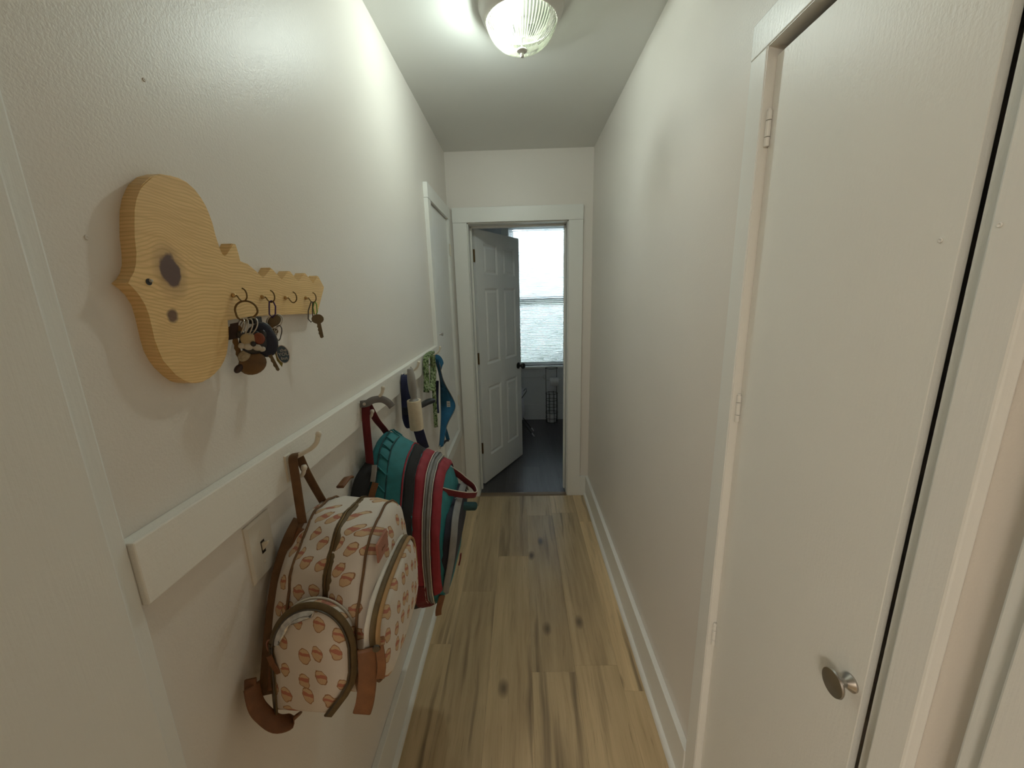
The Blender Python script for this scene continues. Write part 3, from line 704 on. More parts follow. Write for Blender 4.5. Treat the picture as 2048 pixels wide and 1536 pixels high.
# --- bunch one
f0 = K(hang(*KH[0]))
f = lambda u, v, w=0: f0(u-.012*min(1, max(0, (-v-.02)/.03)), v, w)
k1 = thing('key_bunch', f(0, 0), 'crowded key bunch with big ring, black fob, enamel pet charm and amber leaf', 'keys', None)
b = B(); ring(b, f, .002, -.0155, .0155, .0016); fin('big_ring', b, 'old_brass', k1, smooth=True)
for i, (u, v, r, tl) in enumerate(((-.002, -.042, .0135, 1.2), (.003, -.043, .014, 1.15), (.008, -.043, .014, 1.05), (.013, -.041, .0135, .9))):
    b = B(); ring(b, f, u, v, r, .0011, .002*i, tl); fin('split_ring', b, 'steel', k1, smooth=True)
b = B(); ell(b, f, .030, -.066, .022, .031, .007, -.006, .25); fin('remote_fob', b, 'black', k1, smooth=True)
b = B(); ell(b, f, .030, -.066, .0205, .0295, .0068, -.0045, .25); fin('fob_face', b, 'navy_dark', k1, smooth=True)
b = B(); ell(b, f, .016, -.068, .020, .020, .005, .006, -.1); ell(b, f, .000, -.054, .006, .006, .004, .006); ell(b, f, .031, -.056, .006, .008, .004, .006)
ch = fin('pet_charm', b, 'black', k1, smooth=True)
b = B(); ell(b, f, .010, -.062, .0115, .0105, .003, .0100, -.1); fin('forehead_patch', b, 'cream', ch, smooth=True)
b = B(); ell(b, f, .025, -.062, .0085, .010, .003, .0100, .1); fin('rust_patch', b, 'rust', ch, smooth=True)
b = B(); ell(b, f, .0085, -.074, .007, .006, .0035, .0110); ell(b, f, .020, -.0765, .007, .0055, .0035, .0110, -.3); ell(b, f, -.0005, -.072, .0055, .005, .003, .0095); ell(b, f, .027, -.080, .005, .0045, .003, .0095)
fin('cheeks', b, 'charm_white', ch, smooth=True)
b = B(); ell(b, f, .0155, -.070, .0042, .0046, .003, .0130); fin('nose', b, 'black', ch, smooth=True)
b = B(); ell(b, f, .010, -.104, .0215, .0185, .0022, .001, .55); fin('amber_leaf', b, 'amber', k1, smooth=True)
b = B(); ell(b, f, .0, -.089, .011, .008, .003, .004, .9); fin('shell', b, 'shell', k1, smooth=True)
b = B(); ell(b, f, -.011, -.110, .0085, .0055, .004, .003, .9); fin('dark_bead', b, 'dark_brown', k1, smooth=True)
b = B(); keyshape(b, f, .033, -.080, -1.28, .044, .009, -.004); ell(b, f, .0445, -.117, .0026, .004, .002, -.003); fin('key', b, 'key_metal', k1)
b = B(); keyshape(b, f, -.010, -.048, -1.5, .052, .012, -.006); fin('key', b, 'old_brass', k1)
b = B(); prism(b, [f(-.017, -.036, -.004), f(-.006, -.034, -.004), f(-.004, -.060, -.004), f(-.018, -.062, -.004)], NV*.003); fin('dark_tag', b, 'dark_brown', k1)
# --- bunch two
f0 = K(hang(*KH[1]))
f = lambda u, v, w=0: f0(u-.016*min(1, max(0, (-v-.012)/.05)), v, w)
k2 = thing('key_bunch', f(0, 0), 'key bunch on a purple clip with blue lettered oval charm', 'keys', None)
b = B(); tube(b, [f(-.003, .001), f(-.0045, -.008), f(-.003, -.022), f(.003, -.028), f(.0065, -.022), f(.0055, -.008), f(.003, .001), f(0, .002)], .0013, 8, True); fin('clip', b, 'purple', k2, smooth=True)
b = B(); ring(b, f, .008, -.035, .0125, .0011); fin('ring', b, 'steel', k2, smooth=True)
b = B(); ring(b, f, .0165, -.057, .0095, .0010, .001, .9, 1.45); fin('ring', b, 'dark_steel', k2, smooth=True)
b = B(); ell(b, f, .006, -.034, .012, .0115, .0012, -.003); fin('key_head', b, 'key_metal', k2, smooth=True)
b = B(); keyshape(b, f, .000, -.048, -1.55, .045, .0085, -.002); fin('key', b, 'old_brass', k2)
b = B(); keyshape(b, f, .009, -.055, -1.48, .048, .0085, -.004); fin('key', b, 'key_metal', k2)
for i in range(6):
    b = B(); ring(b, f, .0125+.0006*i, -.050-.0048*i, .0024, .0006, .003, 1.2*(i % 2), 1.3); fin('chain_link', b, 'steel', k2, smooth=True)
rt_ = .12
def oval(bm, ru, rv, w0, t): prism(bm, [f(.0215+ru*math.cos(2*PI*i/32)*math.cos(rt_)-rv*math.sin(2*PI*i/32)*math.sin(rt_), -.0965+ru*math.cos(2*PI*i/32)*math.sin(rt_)+rv*math.sin(2*PI*i/32)*math.cos(rt_), w0) for i in range(32)], NV*t)
b = B(); oval(b, .0105, .0175, .003, .0022); ov = fin('oval_charm', b, 'steel', k2)
b = B(); oval(b, .0093, .0162, .0053, .0004); fin('blue_face', b, 'charm_blue', ov)
b = B(); prism(b, [f(.008, -.084, 0), f(.018, -.084, 0), f(.022, -.105, 0), f(.0165, -.121, 0), f(.010, -.108, 0)], NV*.0012); fin('pointed_tag', b, 'leaf_yellow', k2)
def text_mesh(s_, size, org, xdir, ydir, mat, parent, name='lettering', depth=.0002):
    cu = bpy.data.curves.new(name, 'FONT'); cu.body = s_; cu.size = size; cu.align_x = 'CENTER'; cu.align_y = 'CENTER'; cu.extrude = depth
    to = bpy.data.objects.new('tmp', cu); COL.objects.link(to)
    me = bpy.data.meshes.new_from_object(to.evaluated_get(bpy.context.evaluated_depsgraph_get()))
    bpy.data.objects.remove(to); bpy.data.curves.remove(cu)
    bm = bmesh.new(); bm.from_mesh(me); bpy.data.meshes.remove(me)
    xd, yd = V(xdir).normalized(), V(ydir).normalized(); nd = xd.cross(yd)
    for v_ in bm.verts: v_.co = V(org)+xd*v_.co.x+yd*v_.co.y+nd*v_.co.z
    return fin(name, bm, mat, parent)
xd = UV*math.cos(rt_*.4)+ZV*math.sin(rt_*.4); yd = ZV*math.cos(rt_*.4)-UV*math.sin(rt_*.4)
for s_, v_ in (('the', -.089), ('YOU', -.0965), ('but', -.104)):
    text_mesh(s_, .0085, f(.0225, v_, .0060), xd, yd, 'label', ov)
# --- bunch three
f0 = K(hang(*KH[3]))
f = lambda u, v, w=0: f0(u-.006*min(1, max(0, -v/.03)), v, w)
k3 = thing('key_bunch', f(0, 0), 'single door key with green clip and dark steel loop', 'keys', None)
b = B(); tube(b, [f(.002, .001), f(.0005, -.012), f(.004, -.026), f(.008, -.029), f(.0095, -.022), f(.007, -.006), f(.004, .001)], .0012, 8, True); fin('clip', b, 'green_clip', k3, smooth=True)
b = B(); tube(b, [f(-.004, .001), f(-.0085, -.018), f(-.0085, -.036), f(-.004, -.043), f(.001, -.040), f(.000, -.022), f(-.001, .001)], .0013, 8, True); fin('loop', b, 'dark_steel', k3, smooth=True)
b = B(); keyshape(b, f, .010, -.037, -1.50, .043, .0125, .001, .0022); fin('key', b, 'key_metal', k3)

# ================================================================== BACKPACKS
def sgp(c, n): return math.copysign(abs(c)**(2/n), c)
class Bag:
    def __init__(s, zt, zb, yn, yf, nt=2.8, nb=4.5, wr=.004, seed=0): s.zt, s.zb, s.yn, s.yf, s.nt, s.nb, s.wr, s.sd = zt, zb, yn, yf, nt, nb, wr, seed
    def pt(s, x, a, ins=0):
        c, q = math.cos(a), math.sin(a); n = s.nt if q > 0 else s.nb
        zt, zb = s.zt(x)-ins, s.zb(x)+ins
        z = (zt+zb)/2+sgp(q, n)*(zt-zb)/2; v = (z-zb)/(zt-zb)
        yn, yf = s.yn(v)+ins, s.yf(v)-ins
        y = (yn+yf)/2+sgp(c, n)*(yf-yn)/2
        p = V((x, y, z)); d = noise.noise(p*16+V((s.sd, 0, 0)))*s.wr+noise.noise(p*38+V((s.sd, 3, 0)))*s.wr*.5
        cen = V((x, (yn+yf)/2, (zt+zb)/2)); return p+(p-cen).normalized()*d
    def body(s, prof, N=72):
        bm = B(); skin(bm, [[s.pt(x, 2*PI*k/N, ins) for k in range(N)] for x, ins in prof]); return bm
    def band(s, x0, x1, off, a0, a1, N=60, nx=4):
        bm = B(); rings = []
        for k in range(N+1):
            a = a0+(a1-a0)*k/N
            top = [s.pt(x0+(x1-x0)*i/nx, a, -off*(1 if 0 < i < nx else .2)) for i in range(nx+1)]
            bot = [s.pt(x0+(x1-x0)*i/nx, a, .002) for i in range(nx, -1, -1)]
            rings.append(top+bot)
        skin(bm, rings); return bm
    def line(s, x, off, a0, a1, N=60): return [s.pt(x, a0+(a1-a0)*k/N, -off) for k in range(N+1)]
def lerp(a, b, t): return a+(b-a)*t
def interp(tab):
    def g(x):
        for (x0, y0), (x1, y1) in zip(tab, tab[1:]):
            if x <= x1: return lerp(y0, y1, max(0, (x-x0)/(x1-x0)))
        return tab[-1][1]
    return g
# ---------- printed canvas backpack
b1 = Bag(interp([(-.47, 1.145), (-.42, 1.155), (-.33, 1.150), (-.28, 1.135)]), lambda x: .872, interp([(0, .535), (.5, .578), (1, .640)]), interp([(0, .858), (1, .845)]), 2.9, 4.5, .010, 1)
bp = thing('backpack', (-.37, .70, .87), 'cream canvas backpack with small peach and red printed motifs and brown piping', 'backpack', None)
fin('body', b1.body([(-.463, .045), (-.461, .02), (-.455, .006), (-.44, 0), (-.41, -.002), (-.37, -.003), (-.33, -.002), (-.30, 0), (-.288, .006), (-.281, .02), (-.277, .05)]), 'print', bp, smooth=True)
A0, A1 = PI*.02, PI*1.30
for x in (-.428, -.300):
    b = B(); tube(b, b1.line(x, .001, A0, A1+.1), .0026, 8); fin('piping', b, 'brown_web', bp, smooth=True)
fin('main_zipper', b1.band(-.374, -.352, .0035, A0, PI*1.08), 'olive_zip', bp, smooth=True)
b = B(); tube(b, b1.line(-.363, .0045, A0, PI*1.08), .0016, 6); fin('zipper_teeth', b, 'old_brass', bp, smooth=True)
# side pocket facing the hallway entrance
def arch(x0, x1, z0, zsh, zt, yv, n=22):
    o = [V((x0+.004, yv(z0), z0)), V((x0, yv(zsh), zsh))]
    for i in range(1, n):
        a = PI-PI*i/n; x = (x0+x1)/2+(x1-x0)/2*math.cos(a); zz_ = zsh+(zt-zsh)*math.sin(a); o.append(V((x, yv(zz_), zz_)))
    o += [V((x1, yv(zsh), zsh)), V((x1-.004, yv(z0+.05), z0+.05)), V((x1-.045, yv(z0-.006), z0-.006))]
    return o
yv = lambda z: lerp(.552, .592, (z-.88)/.18)
sp_ol = arch(-.442, -.300, .880, .985, 1.062, yv)
def dens(P, k=3):
    out = []
    for a, b_ in zip(P, P[1:]+P[:1]):
        for i in range(k): out.append(a.lerp(b_, i/k))
    return out
nrm = V((0, -1, .12))
b = B(); puff(b, dens(sp_ol), nrm, .030); side = fin('side_pocket', b, 'print', bp, smooth=True, auto=60)
cen = sum(sp_ol, V())/len(sp_ol); nn = nrm.normalized()
def offs(P, s_, h, c=cen, n_=nn): return [c+(p-c)*s_+n_*h for p in P]
zp = offs(sp_ol, .985, .024)
b = B(); ribbon(b, zp, [V((0, -.4, 0))+(cen-p).normalized()*.9 for p in sp_ol], .015, .004, k=3); fin('pocket_zipper', b, 'olive_zip', side, smooth=True)
b = B(); tube(b, offs(sp_ol, .945, .0295), .0014, 6, k=3); fin('zipper_teeth', b, 'dark_steel', side, smooth=True)
b = B(); tube(b, offs(sp_ol, 1.02, .004), .0024, 6, k=3); fin('pocket_piping', b, 'pale_tape', side, smooth=True)
lo = offs(sp_ol[2:14], .935, .0265)+offs(sp_ol[2:14][::-1], .76, .032)
b = B(); puff(b, lo, nn, .004); fin('insulated_lining', b, 'lining', side, smooth=True)
b = B(); ribbon(b, [offs([sp_ol[1]], .97, .034)[0], offs([sp_ol[1]], .95, .036)[0]+V((.004, 0, -.018)), offs([sp_ol[1]], .93, .036)[0]+V((.010, 0, -.036))], (1, 0, 0), .010, .003); fin('zipper_pull', b, 'leather', side)
# front pocket
fo = [V((-.283, y, z)) for y, z in ((.585, .890), (.560, .93), (.558, .985), (.566, 1.020), (.60, 1.045), (.66, 1.058), (.74, 1.062), (.785, 1.052), (.805, 1.02), (.808, .96), (.802, .915), (.77, .890), (.68, .882))]
b = B(); puff(b, dens(fo, 4), (1, 0, 0), .034); fpk = fin('front_pocket', b, 'print', bp, smooth=True, auto=60)
fcen = sum(fo, V())/len(fo); fn = V((1, 0, 0))
fz = fo[1:10]
def wd_(P): return [V((.75, 0, 0))+(fcen-p).normalized()*.45 for p in P]
b = B(); ribbon(b, offs(fz, 1.012, .008, fcen, fn), wd_(fz), .012, .004, k=6); fin('pocket_gusset', b, 'pale_tape', fpk, smooth=True)
b = B(); ribbon(b, offs(fz, 1.006, .017, fcen, fn), wd_(fz), .012, .005, k=6); fin('pocket_zipper', b, 'olive_zip', fpk, smooth=True)
b = B(); ribbon(b, offs(fz, .990, .025, fcen, fn), wd_(fz), .008, .005, k=6); fin('zipper_edge', b, 'tan_zip', fpk, smooth=True)
b = B(); tube(b, offs(fo[8:]+fo[:2], 1.0, .012, fcen, fn), .0026, 6, k=5); fin('pocket_piping', b, 'brown_web', fpk, smooth=True)
b = B(); puff(b, [V((-.280, y, z)) for y, z in ((.645, 1.090), (.700, 1.090), (.700, 1.128), (.645, 1.128))], (1, 0, .1), .004, ((1, 0), (1, .8), (.94, 1))); patch = fin('leather_patch', b, 'patch', bp)
text_mesh('~', .03, (-.2755, .672, 1.106), (0, 1, 0), (0, 0, 1), 'leather', patch, 'stamped_mark')
# leather tabs, handle, straps
b = B(); ribbon(b, [(-.272, .545, 1.000), (-.270, .534, .96), (-.276, .526, .915), (-.283, .522, .892)], (1, .25, 0), .030, .005); fin('corner_tab', b, 'leather', bp, smooth=True)
b = B(); ribbon(b, [(-.250, .546, 1.005), (-.246, .538, .975), (-.250, .535, .95)], (1, .3, 0), .014, .003); fin('zipper_pull', b, 'leather', bp)
b = B(); lathe(b, [(0, -.002), (.006, -.002), (.006, .002), (0, .002)], (-.254, .542, 1.004), (.3, -1, 0), 10); fin('zipper_slider', b, 'dark_steel', bp)
hw = [V((0, .2, .1))+V((1, 0, 0))]*9
b = B(); ribbon(b, [(-.440, .690, 1.148), (-.443, .695, 1.19), (-.447, .702, 1.245), (-.450, .708, 1.276), (-.450, .718, 1.283), (-.450, .728, 1.276), (-.447, .740, 1.235), (-.443, .756, 1.19), (-.438, .772, 1.146)], hw, .017, .003); fin('carry_handle', b, 'brown_web', bp, smooth=True)
b = B(); ribbon(b, [(-.450, .700, 1.150), (-.458, .668, 1.122), (-.462, .632, 1.078), (-.463, .600, 1.018), (-.461, .574, .967), (-.456, .552, .935), (-.452, .535, .915)], (1, .5, 0), .026, .008); sst = fin('shoulder_strap', b, 'brown_web', bp, smooth=True)
b = B(); ribbon(b, [(-.438, .685, 1.140), (-.448, .655, 1.098), (-.450, .618, 1.050), (-.451, .588, .996), (-.447, .558, .948), (-.443, .540, .92)], (1, .5, 0), .018, .006); fin('strap_edge', b, 'leather', sst, smooth=True)
b = B(); ribbon(b, [(-.465, .524, .948), (-.458, .516, .922), (-.450, .516, .900), (-.432, .520, .872), (-.414, .532, .862), (-.405, .54, .868)], (.4, 1, 0), .026, .004); fin('strap_tail', b, 'leather', bp, smooth=True)
b = B(); ribbon(b, [(-.470, .530, .955), (-.468, .522, .935), (-.466, .520, .915)], (1, .3, 0), .018, .006); fin('strap_buckle', b, 'leather', bp)
b = B(); ring(b, lambda u, v, w=0: V((-.452+u, .565, .985+v)), 0, 0, .007, .0016, 0, 0, 1.9); fin('strap_slider', b, 'patch', bp, smooth=True)
b = B(); ribbon(b, [(-.430, .835, 1.150), (-.425, .865, 1.158), (-.428, .885, 1.150)], (1, 0, .2), .020, .006); fin('far_strap_tab', b, 'leather', bp, smooth=True)

# ---------- teal and red backpack
b2 = Bag(interp([(-.47, 1.150), (-.43, 1.168), (-.38, 1.130), (-.34, 1.100), (-.29, 1.075), (-.25, 1.045), (-.225, 1.01)]), interp([(-.47, .64), (-.40, .622), (-.33, .632), (-.27, .645), (-.225, .69)]), interp([(0, .975), (.5, .975), (1, 1.035)]), interp([(0, 1.33), (1, 1.30)]), 2.7, 4, .009, 5)
bt = thing('backpack', (-.36, 1.15, .65), 'teal, red and navy backpack with grey zippers hanging from maroon straps', 'backpack', None)
fin('body', b2.body([(-.463, .06), (-.460, .03), (-.452, .01), (-.44, .003), (-.41, 0), (-.37, 0), (-.35, 0), (-.32, 0), (-.29, 0), (-.27, 0), (-.25, .003), (-.235, .012), (-.228, .03), (-.223, .06)]), 'teal', bt, smooth=True)
A2 = PI*1.42
b = B(); tube(b, b2.line(-.354, .001, A0, A2), .003, 6); fin('piping', b, 'red', bt, smooth=True)
fin('main_zipper', b2.band(-.350, -.322, .004, A0, A2), 'black_fabric', bt, smooth=True)
fin('red_panel', b2.band(-.321, -.293, .004, A0, PI*1.12), 'red', bt, smooth=True)
fin('second_zipper', b2.band(-.292, -.270, .005, A0, PI*1.2), 'grey_tape', bt, smooth=True)
b = B(); tube(b, b2.line(-.281, .006, A0, PI*1.2), .0018, 6); fin('zipper_teeth', b, 'dark_steel', bt, smooth=True)
for x in (-.2915, -.2705):
    b = B(); tube(b, b2.line(x, .005, A0, PI*1.2), .0014, 6); fin('zipper_piping', b, 'pale_tape', bt, smooth=True)
fin('red_panel', b2.band(-.269, -.243, .004, A0, PI*1.12), 'red', bt, smooth=True)
for x in (-.425, -.398):
    b = B(); tube(b, b2.line(x, .0005, PI*.1, PI*1.05), .0022, 6); fin('seam', b, 'teal_dark', bt, smooth=True)
for k in range(9):
    a = PI*(.30+.075*k); p0, p1 = b2.pt(-.424, a, -.001), b2.pt(-.400, a+.05, -.002)
    b = B(); tube(b, [p0, (p0+p1)/2+V((0, 0, .001)), p1], .0026, 6, k=3); fin('gather_fold', b, 'teal', bt, smooth=True)
fin('lower_side_panel', b2.band(-.335, -.275, .006, PI*1.06, PI*1.45), 'dark_red', bt, smooth=True)
# lower front pocket
f2 = [V((-.232-max(0, .88-z)*.22, y, z)) for y, z in ((1.005, .705), (.988, .76), (.985, .84), (1.0, .905), (1.05, .945), (1.15, .958), (1.24, .95), (1.285, .91), (1.295, .82), (1.285, .75), (1.24, .70), (1.12, .685))]
b = B(); puff(b, dens(f2, 4), (1, 0, -.05), .038); f2p = fin('front_pocket', b, 'navy_dark', bt, smooth=True, auto=60)
c2 = sum(f2, V())/len(f2)
fz2 = f2[0:8]
b = B(); ribbon(b, offs(fz2, .985, .028, c2, fn), [V((.8, 0, 0))+(c2-p).normalized()*.6 for p in fz2], .022, .005, k=6); fin('pocket_zipper', b, 'grey_tape', f2p, smooth=True)
b = B(); tube(b, offs(fz2, .965, .0325, c2, fn), .0018, 6, k=6); fin('zipper_teeth', b, 'dark_steel', f2p, smooth=True)
b = B(); ribbon(b, [(-.246, .985, .722), (-.252, .978, .702), (-.258, .976, .680), (-.260, .978, .660)], (1, .4, 0), .018, .004); fin('zipper_pull', b, 'leather', bt, smooth=True)
b = B(); ribbon(b, [(-.190, 1.02, .835), (-.192, 1.015, .82), (-.196, 1.012, .805)], (0, 1, 0), .014, .004); fin('small_tag', b, 'dark_red', bt)
# carry loop in front
lpz = [(-.262, 1.2, 1.030), (-.246, 1.22, 1.012), (-.222, 1.235, .985), (-.201, 1.24, .962), (-.172, 1.235, .938), (-.160, 1.20, .930), (-.172, 1.165, .945), (-.190, 1.13, .965), (-.227, 1.10, .990), (-.248, 1.08, 1.008)]
b = B(); ribbon(b, lpz, (.35, 0, 1), .020, .004); cl_ = fin('front_loop', b, 'dark_red', bt, smooth=True)
b = B(); tube(b, [V(p)+V((.003, 0, .0105)) for p in lpz], .0016, 6, k=5); fin('loop_edging', b, 'pale_tape', cl_, smooth=True)
b = B(); tube(b, [(-.238, 1.15, .920), (-.215, 1.17, .905), (-.19, 1.185, .895), (-.170, 1.20, .886), (-.162, 1.205, .882)], .014, 12, k=4, rr=lambda t: .0145*(1-.6*max(0, t-.85)/.15)); fin('rolled_flap', b, 'teal_dark', bt, smooth=True)
b = B(); tube(b, [(-.232, 1.145, .945), (-.218, 1.13, .955), (-.207, 1.12, .930), (-.218, 1.10, .895), (-.233, 1.07, .885), (-.226, 1.09, .920)], .0018, 6, True); fin('reflective_loop', b, 'pale_tape', bt, smooth=True)
b = B(); tube(b, [(-.240, 1.07, .880), (-.225, 1.085, .895), (-.212, 1.10, .915)], .002, 6); fin('reflective_cord', b, 'pale_tape', bt)
# hanging straps on the second hook
hw2 = [V((1, .1, 0))]*9
b = B(); ribbon(b, [(-.445, 1.052, 1.095), (-.447, 1.060, 1.155), (-.450, 1.070, 1.225), (-.450, 1.078, 1.272), (-.450, 1.090, 1.284), (-.450, 1.104, 1.270), (-.449, 1.145, 1.215), (-.446, 1.19, 1.170), (-.442, 1.225, 1.128)], hw2, .022, .004); hs = fin('hanging_strap', b, 'dark_red', bt, smooth=True)
b = B(); ribbon(b, [(-.462, 1.074, 1.285), (-.440, 1.068, 1.289), (-.425, 1.076, 1.296), (-.405, 1.090, 1.294), (-.390, 1.098, 1.282), (-.380, 1.100, 1.268)], (0, .35, 1), .020, .004); fin('grey_tab', b, 'grey_strap', hs, smooth=True)
b = B(); lathe(b, [(0, 0), (.005, 0), (.004, .002), (.002, .0015), (0, .0015)], (-.447, 1.0655, 1.287), (.3, -1, 0), 14); fin('snap', b, 'steel', hs, smooth=True)
b = B(); ribbon(b, [(-.440, 1.055, 1.105), (-.456, 1.015, 1.075), (-.462, .985, 1.02), (-.462, .965, .94), (-.458, .955, .85)], (1, .3, 0), .045, .012); fin('shoulder_strap', b, 'black_fabric', bt, smooth=True)
b = B(); ribbon(b, [(-.425, 1.035, 1.115), (-.425, 1.025, 1.095), (-.428, 1.018, 1.072)], (1, 0, 0), .014, .007); fin('clip', b, 'grey_plastic', bt)
b = B(); tube(b, [(-.446, 1.05, 1.10), (-.450, 1.035, 1.085), (-.445, 1.02, 1.075)], .004, 8); fin('clip', b, 'steel', bt, smooth=True)
b = B(); ribbon(b, [(-.415, 1.005, 1.075), (-.425, .99, 1.04), (-.432, .975, 1.00)], (1, .2, 0), .018, .005); fin('side_tab', b, 'leather', bt)

# ================================================================== THINGS ON HOOKS THREE AND FOUR
y3 = HY[2]
nvs = thing('webbing_strap', (-.45, 1.48, .95), 'navy blue webbing strap with slider looped over a hook beside the lint roller', 'strap')
b = B(); ribbon(b, [(-.446, 1.452, 1.080), (-.447, 1.455, 1.10), (-.447, 1.462, 1.165), (-.446, 1.470, 1.240), (-.445, 1.482, 1.275), (-.446, 1.502, 1.283), (-.449, 1.522, 1.275), (-.452, 1.545, 1.20), (-.452, 1.58, 1.08), (-.450, 1.64, .96), (-.450, 1.68, .90)],
                [V((.8, .6, 0))]*11, lambda t: .012+.032*min(1, t*7), .003); ns = fin('webbing', b, 'navy', nvs, smooth=True)
b = B(); ribbon(b, [(-.4455, 1.456, 1.165), (-.4455, 1.454, 1.150), (-.4455, 1.452, 1.135)], (1, .35, 0), .038, .010); fin('slider', b, 'navy_dark', nvs)
lr = thing('lint_roller', (-.405, 1.43, 1.07), 'lint roller with grey handle and cream paper roll hanging from a coat hook', 'lint roller')
ax_ = V((.012, .045, -.99)).normalized(); top_ = V((-.408, 1.425, 1.200))
b = B(); lathe(b, [(.006, 0), (.0255, 0), (.0262, .004), (.0262, .112), (.0255, .116), (.006, .116)], top_, ax_, 32); fin('paper_roll', b, 'paper', lr, smooth=True, auto=40)
b = B(); lathe(b, [(0, .1165), (.018, .1165), (.018, .118), (0, .118)], top_, ax_, 24); fin('roll_end', b, 'grey_plastic', lr)
b = B(); tube(b, [(-.4125, 1.423, 1.322), (-.410, 1.421, 1.300), (-.409, 1.420, 1.27), (-.408, 1.422, 1.235), (-.408, 1.4245, 1.212), (-.408, 1.425, 1.2)], .013, 14, k=4, rr=lambda t: .0095+.006*math.sin(min(1, t*1.15)*PI)*(1 if t < .8 else 1)+.010*max(0, t-.82)/.18)
fin('handle', b, 'grey_plastic', lr, smooth=True)
b = B(); tube(b, [(-.4125, 1.423, 1.318), (-.425, 1.45, 1.310), (-.43, y3, 1.298), (-.425, 1.505, 1.305), (-.414, 1.44, 1.325)], .0016, 6, True); fin('hanging_cord', b, 'grey_plastic', lr)
hb_ = thing('hair_brush', (-.42, 1.60, 1.09), 'black brush handle sticking out behind the lint roller', 'brush')
b = B(); tube(b, [(-.440, 1.555, 1.135), (-.425, 1.60, 1.132), (-.415, 1.66, 1.128), (-.408, 1.71, 1.120), (-.405, 1.735, 1.114)], .010, 12, k=4, rr=lambda t: .0095+.004*math.sin(t*PI)); fin('handle', b, 'black', hb_, smooth=True)
b = B(); tube(b, [(-.440, 1.56, 1.137), (-.444, 1.54, 1.20), (-.440, 1.515, 1.285)], .0012, 6, k=4); fin('hanging_cord', b, 'black_fabric', hb_)

gl_ = thing('dog_leash', (-.44, 1.86, .94), 'green camouflage woven leash hanging in loops from the last hook', 'leash')
b = B(); ribbon(b, [(-.450, 1.790, 1.140), (-.450, 1.812, 1.20), (-.450, 1.815, 1.262), (-.448, 1.835, 1.300), (-.444, 1.900, 1.312), (-.440, 1.925, 1.305), (-.436, 1.900, 1.235), (-.434, 1.86, 1.165), (-.436, 1.83, 1.14)], [V((.8, .6, 0))]*9, .028, .005); fin('loop', b, 'camo', gl_, smooth=True)
b = B(); ribbon(b, [(-.446, 1.890, 1.308), (-.434, 1.880, 1.300), (-.430, 1.905, 1.225), (-.430, 1.868, 1.165), (-.430, 1.862, 1.10), (-.430, 1.857, 1.035), (-.430, 1.850, .945)], [V((.8, .6, 0))]*7, .020, .006); fin('tail', b, 'camo', gl_, smooth=True)
b = B(); ribbon(b, [(-.456, 1.80, 1.145), (-.455, 1.83, 1.22), (-.452, 1.86, 1.300), (-.449, 1.895, 1.313)], [V((.8, .6, 0))]*4, .018, .004); fin('inner_strand', b, 'camo', gl_, smooth=True)

hn = thing('dog_harness', (-.42, 2.0, .83), 'blue fabric pet harness with small white label hanging from the last hook', 'harness')
L_ = [(-.452, 1.962, 1.292), (-.435, 1.965, 1.255), (-.430, 2.017, 1.150), (-.432, 2.012, 1.043), (-.430, 1.975, .942), (-.428, 1.905, .862), (-.430, 1.885, .829)]
R_ = [(-.432, 1.955, 1.285), (-.415, 1.955, 1.255), (-.398, 1.950, 1.160), (-.362, 2.012, 1.035), (-.362, 2.005, .985), (-.392, 1.935, .925), (-.410, 1.89, .829)]
Ls, Rs = smooth_path(L_, 5), smooth_path(R_, 5)
b = B(); rg = []
for a, c in zip(Ls, Rs):
    n_ = V((.5, -.85, 0)).normalized()*.0025; mid = (a+c)/2+n_*2.2
    rg.append([a+n_, mid+n_, c+n_, c-n_, mid-n_*2, a-n_])
skin(b, rg); vest = fin('chest_panel', b, 'blue', hn, smooth=True)
for nm, P in (('edging', Ls), ('edging', Rs)):
    b = B(); tube(b, P, .0022, 6); fin(nm, b, 'grey_strap', vest, smooth=True)
p_ = (Ls[16]+Rs[16])/2+V((.5, -.85, 0)).normalized()*.0095
ex = (Rs[16]-Ls[16]).normalized()
b = B(); prism(b, [p_-ex*.009-ZV*.016, p_+ex*.009-ZV*.016, p_+ex*.009+ZV*.016, p_-ex*.009+ZV*.016], V((.5, -.85, 0)).normalized()*.001); lb = fin('label', b, 'label', vest)
b = B()
for dz in (-.006, .004): prism(b, [p_-ex*.006+ZV*(dz-.0015)+V((.0006, -.001, 0)), p_+ex*.006+ZV*(dz-.0015)+V((.0006, -.001, 0)), p_+ex*.006+ZV*(dz+.0015)+V((.0006, -.001, 0)), p_-ex*.006+ZV*(dz+.0015)+V((.0006, -.001, 0))], V((.0003, -.0005, 0)))
fin('label_print', b, 'grey_strap', lb)
b = B(); ribbon(b, [(-.432, 2.035, .905), (-.430, 2.08, .84), (-.428, 2.120, .775)], (1, .4, 0), .020, .003); fin('belly_strap', b, 'blue', hn, smooth=True)
b = B(); ribbon(b, [(-.446, 2.00, 1.15), (-.452, 1.99, 1.05), (-.450, 1.975, .98)], (1, .3, 0), .026, .004); fin('back_strap', b, 'navy', hn, smooth=True)
b = B(); ribbon(b, [(-.420, 1.885, .832), (-.420, 1.95, .820), (-.425, 2.04, .80), (-.428, 2.125, .770)], (0, .1, 1), .012, .008); fin('buckle_strap', b, 'navy_dark', hn, smooth=True)
b = B(); ring(b, lambda u, v, w=0: V((-.424, 1.885+u, .826+v)), 0, 0, .009, .002); fin('ring', b, 'steel', hn, smooth=True)
b = B(); ribbon(b, [(-.447, 1.915, 1.282), (-.435, 1.93, 1.288), (-.415, 1.955, 1.275), (-.405, 1.965, 1.24), (-.415, 1.975, 1.215)], (.3, .2, 1), .026, .005); fin('neck_strap', b, 'blue', hn, smooth=True)

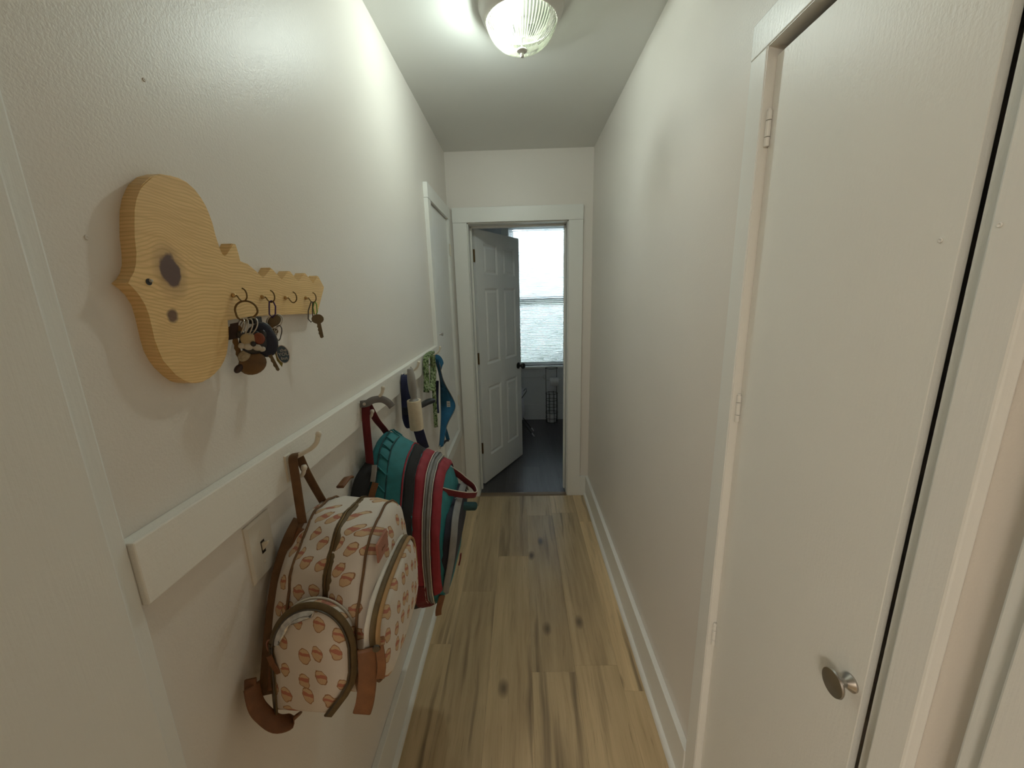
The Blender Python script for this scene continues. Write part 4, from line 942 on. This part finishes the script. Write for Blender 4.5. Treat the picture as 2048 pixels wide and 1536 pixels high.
# ================================================================== BATHROOM THINGS
ts = thing('toilet_paper_stand', (.37, 4.73, 0), 'black wire toilet paper stand below the bathroom window', 'stand')
SX, SY, SR = .368, 4.735, .072
def circ(r, z, n=28, sx=SX, sy=SY): return [(sx+r*math.cos(2*PI*i/n), sy+r*math.sin(2*PI*i/n), z) for i in range(n)]
for z in (.012, .06, .13, .21, .29, .375):
    b = B(); tube(b, circ(SR, z), .0028, 6, True); fin('hoop', b, 'iron', ts, smooth=True)
for i in range(8):
    a = PI/8+2*PI*i/8; hgt = .69 if i in (3, 0) else .385
    x, y = SX+SR*math.cos(a), SY+SR*math.sin(a)
    b = B(); tube(b, [(x, y, .0), (x, y, hgt)], .003, 6); fin('upright', b, 'iron', ts, smooth=True)
b = B(); tube(b, circ(SR*1.05, .692), .0028, 6, True); fin('top_hoop', b, 'iron', ts, smooth=True)
b = B(); tube(b, [(SX-SR, SY, .692), (SX+SR, SY, .692)], .0025, 6); fin('top_bar', b, 'iron', ts)
b = B(); tube(b, [(SX-.066, SY+.02, .615), (SX-.10, SY-.03, .60), (SX-.095, SY-.07, .578), (SX-.06, SY-.08, .560), (SX, SY-.08, .552), (SX+.10, SY-.08, .556), (SX+.105, SY-.08, .57)], .003, 8, k=4); fin('roll_arm', b, 'steel', ts, smooth=True)
def troll(loc, axis, label):
    t_ = thing('toilet_roll', loc, label, 'toilet roll')
    b = B(); lathe(b, [(.020, -.05), (.050, -.05), (.052, -.047), (.052, .047), (.050, .05), (.020, .05)], loc, axis, 28)
    fin('paper', b, 'tissue', t_, smooth=True, auto=40)
    b = B(); lathe(b, [(.018, -.049), (.0203, -.049), (.0203, .049), (.018, .049), (.018, -.049)], loc, axis, 20); fin('core', b, 'leather', t_, smooth=True, auto=40)
    return t_
troll((SX+.026, SY-.08, .5365), (1, 0, 0), 'white toilet roll threaded on the arm of the wire stand')
troll((SX, SY, .056), (0, 0, 1), 'spare white toilet roll standing inside the wire stand')

hm = thing('folding_hamper', (-.10, 4.35, 0), 'white cloth hamper on crossed black wire legs behind the bathroom door', 'hamper')
b = B()
rg = []
for z, rx, ry in ((.17, .03, .05), (.175, .09, .10), (.20, .135, .14), (.27, .150, .15), (.36, .140, .145), (.46, .135, .14), (.52, .135, .14)):
    rg.append([(-.115+rx*math.cos(2*PI*i/24), 4.36+ry*math.sin(2*PI*i/24), z) for i in range(24)])
skin(b, rg); fin('cloth_bag', b, 'white_fabric', hm, smooth=True)
for y in (4.40, 4.22):
    for s_ in (1, -1):
        b = B(); tube(b, [(-.10+s_*.225, y, .006), (-.10-s_*.15, y, .53)], .004, 8); leg = fin('leg', b, 'iron', hm, smooth=True)
        b = B(); tube(b, [(-.10+s_*.232, y, .004), (-.10+s_*.205, y, .042)], .008, 8); fin('foot_cap', b, 'white_fabric', leg, smooth=True)
for s_ in (1, -1):
    b = B(); tube(b, [(-.10+s_*.15, 4.22, .53), (-.10+s_*.15, 4.40, .53)], .004, 8); fin('top_bar', b, 'iron', hm)
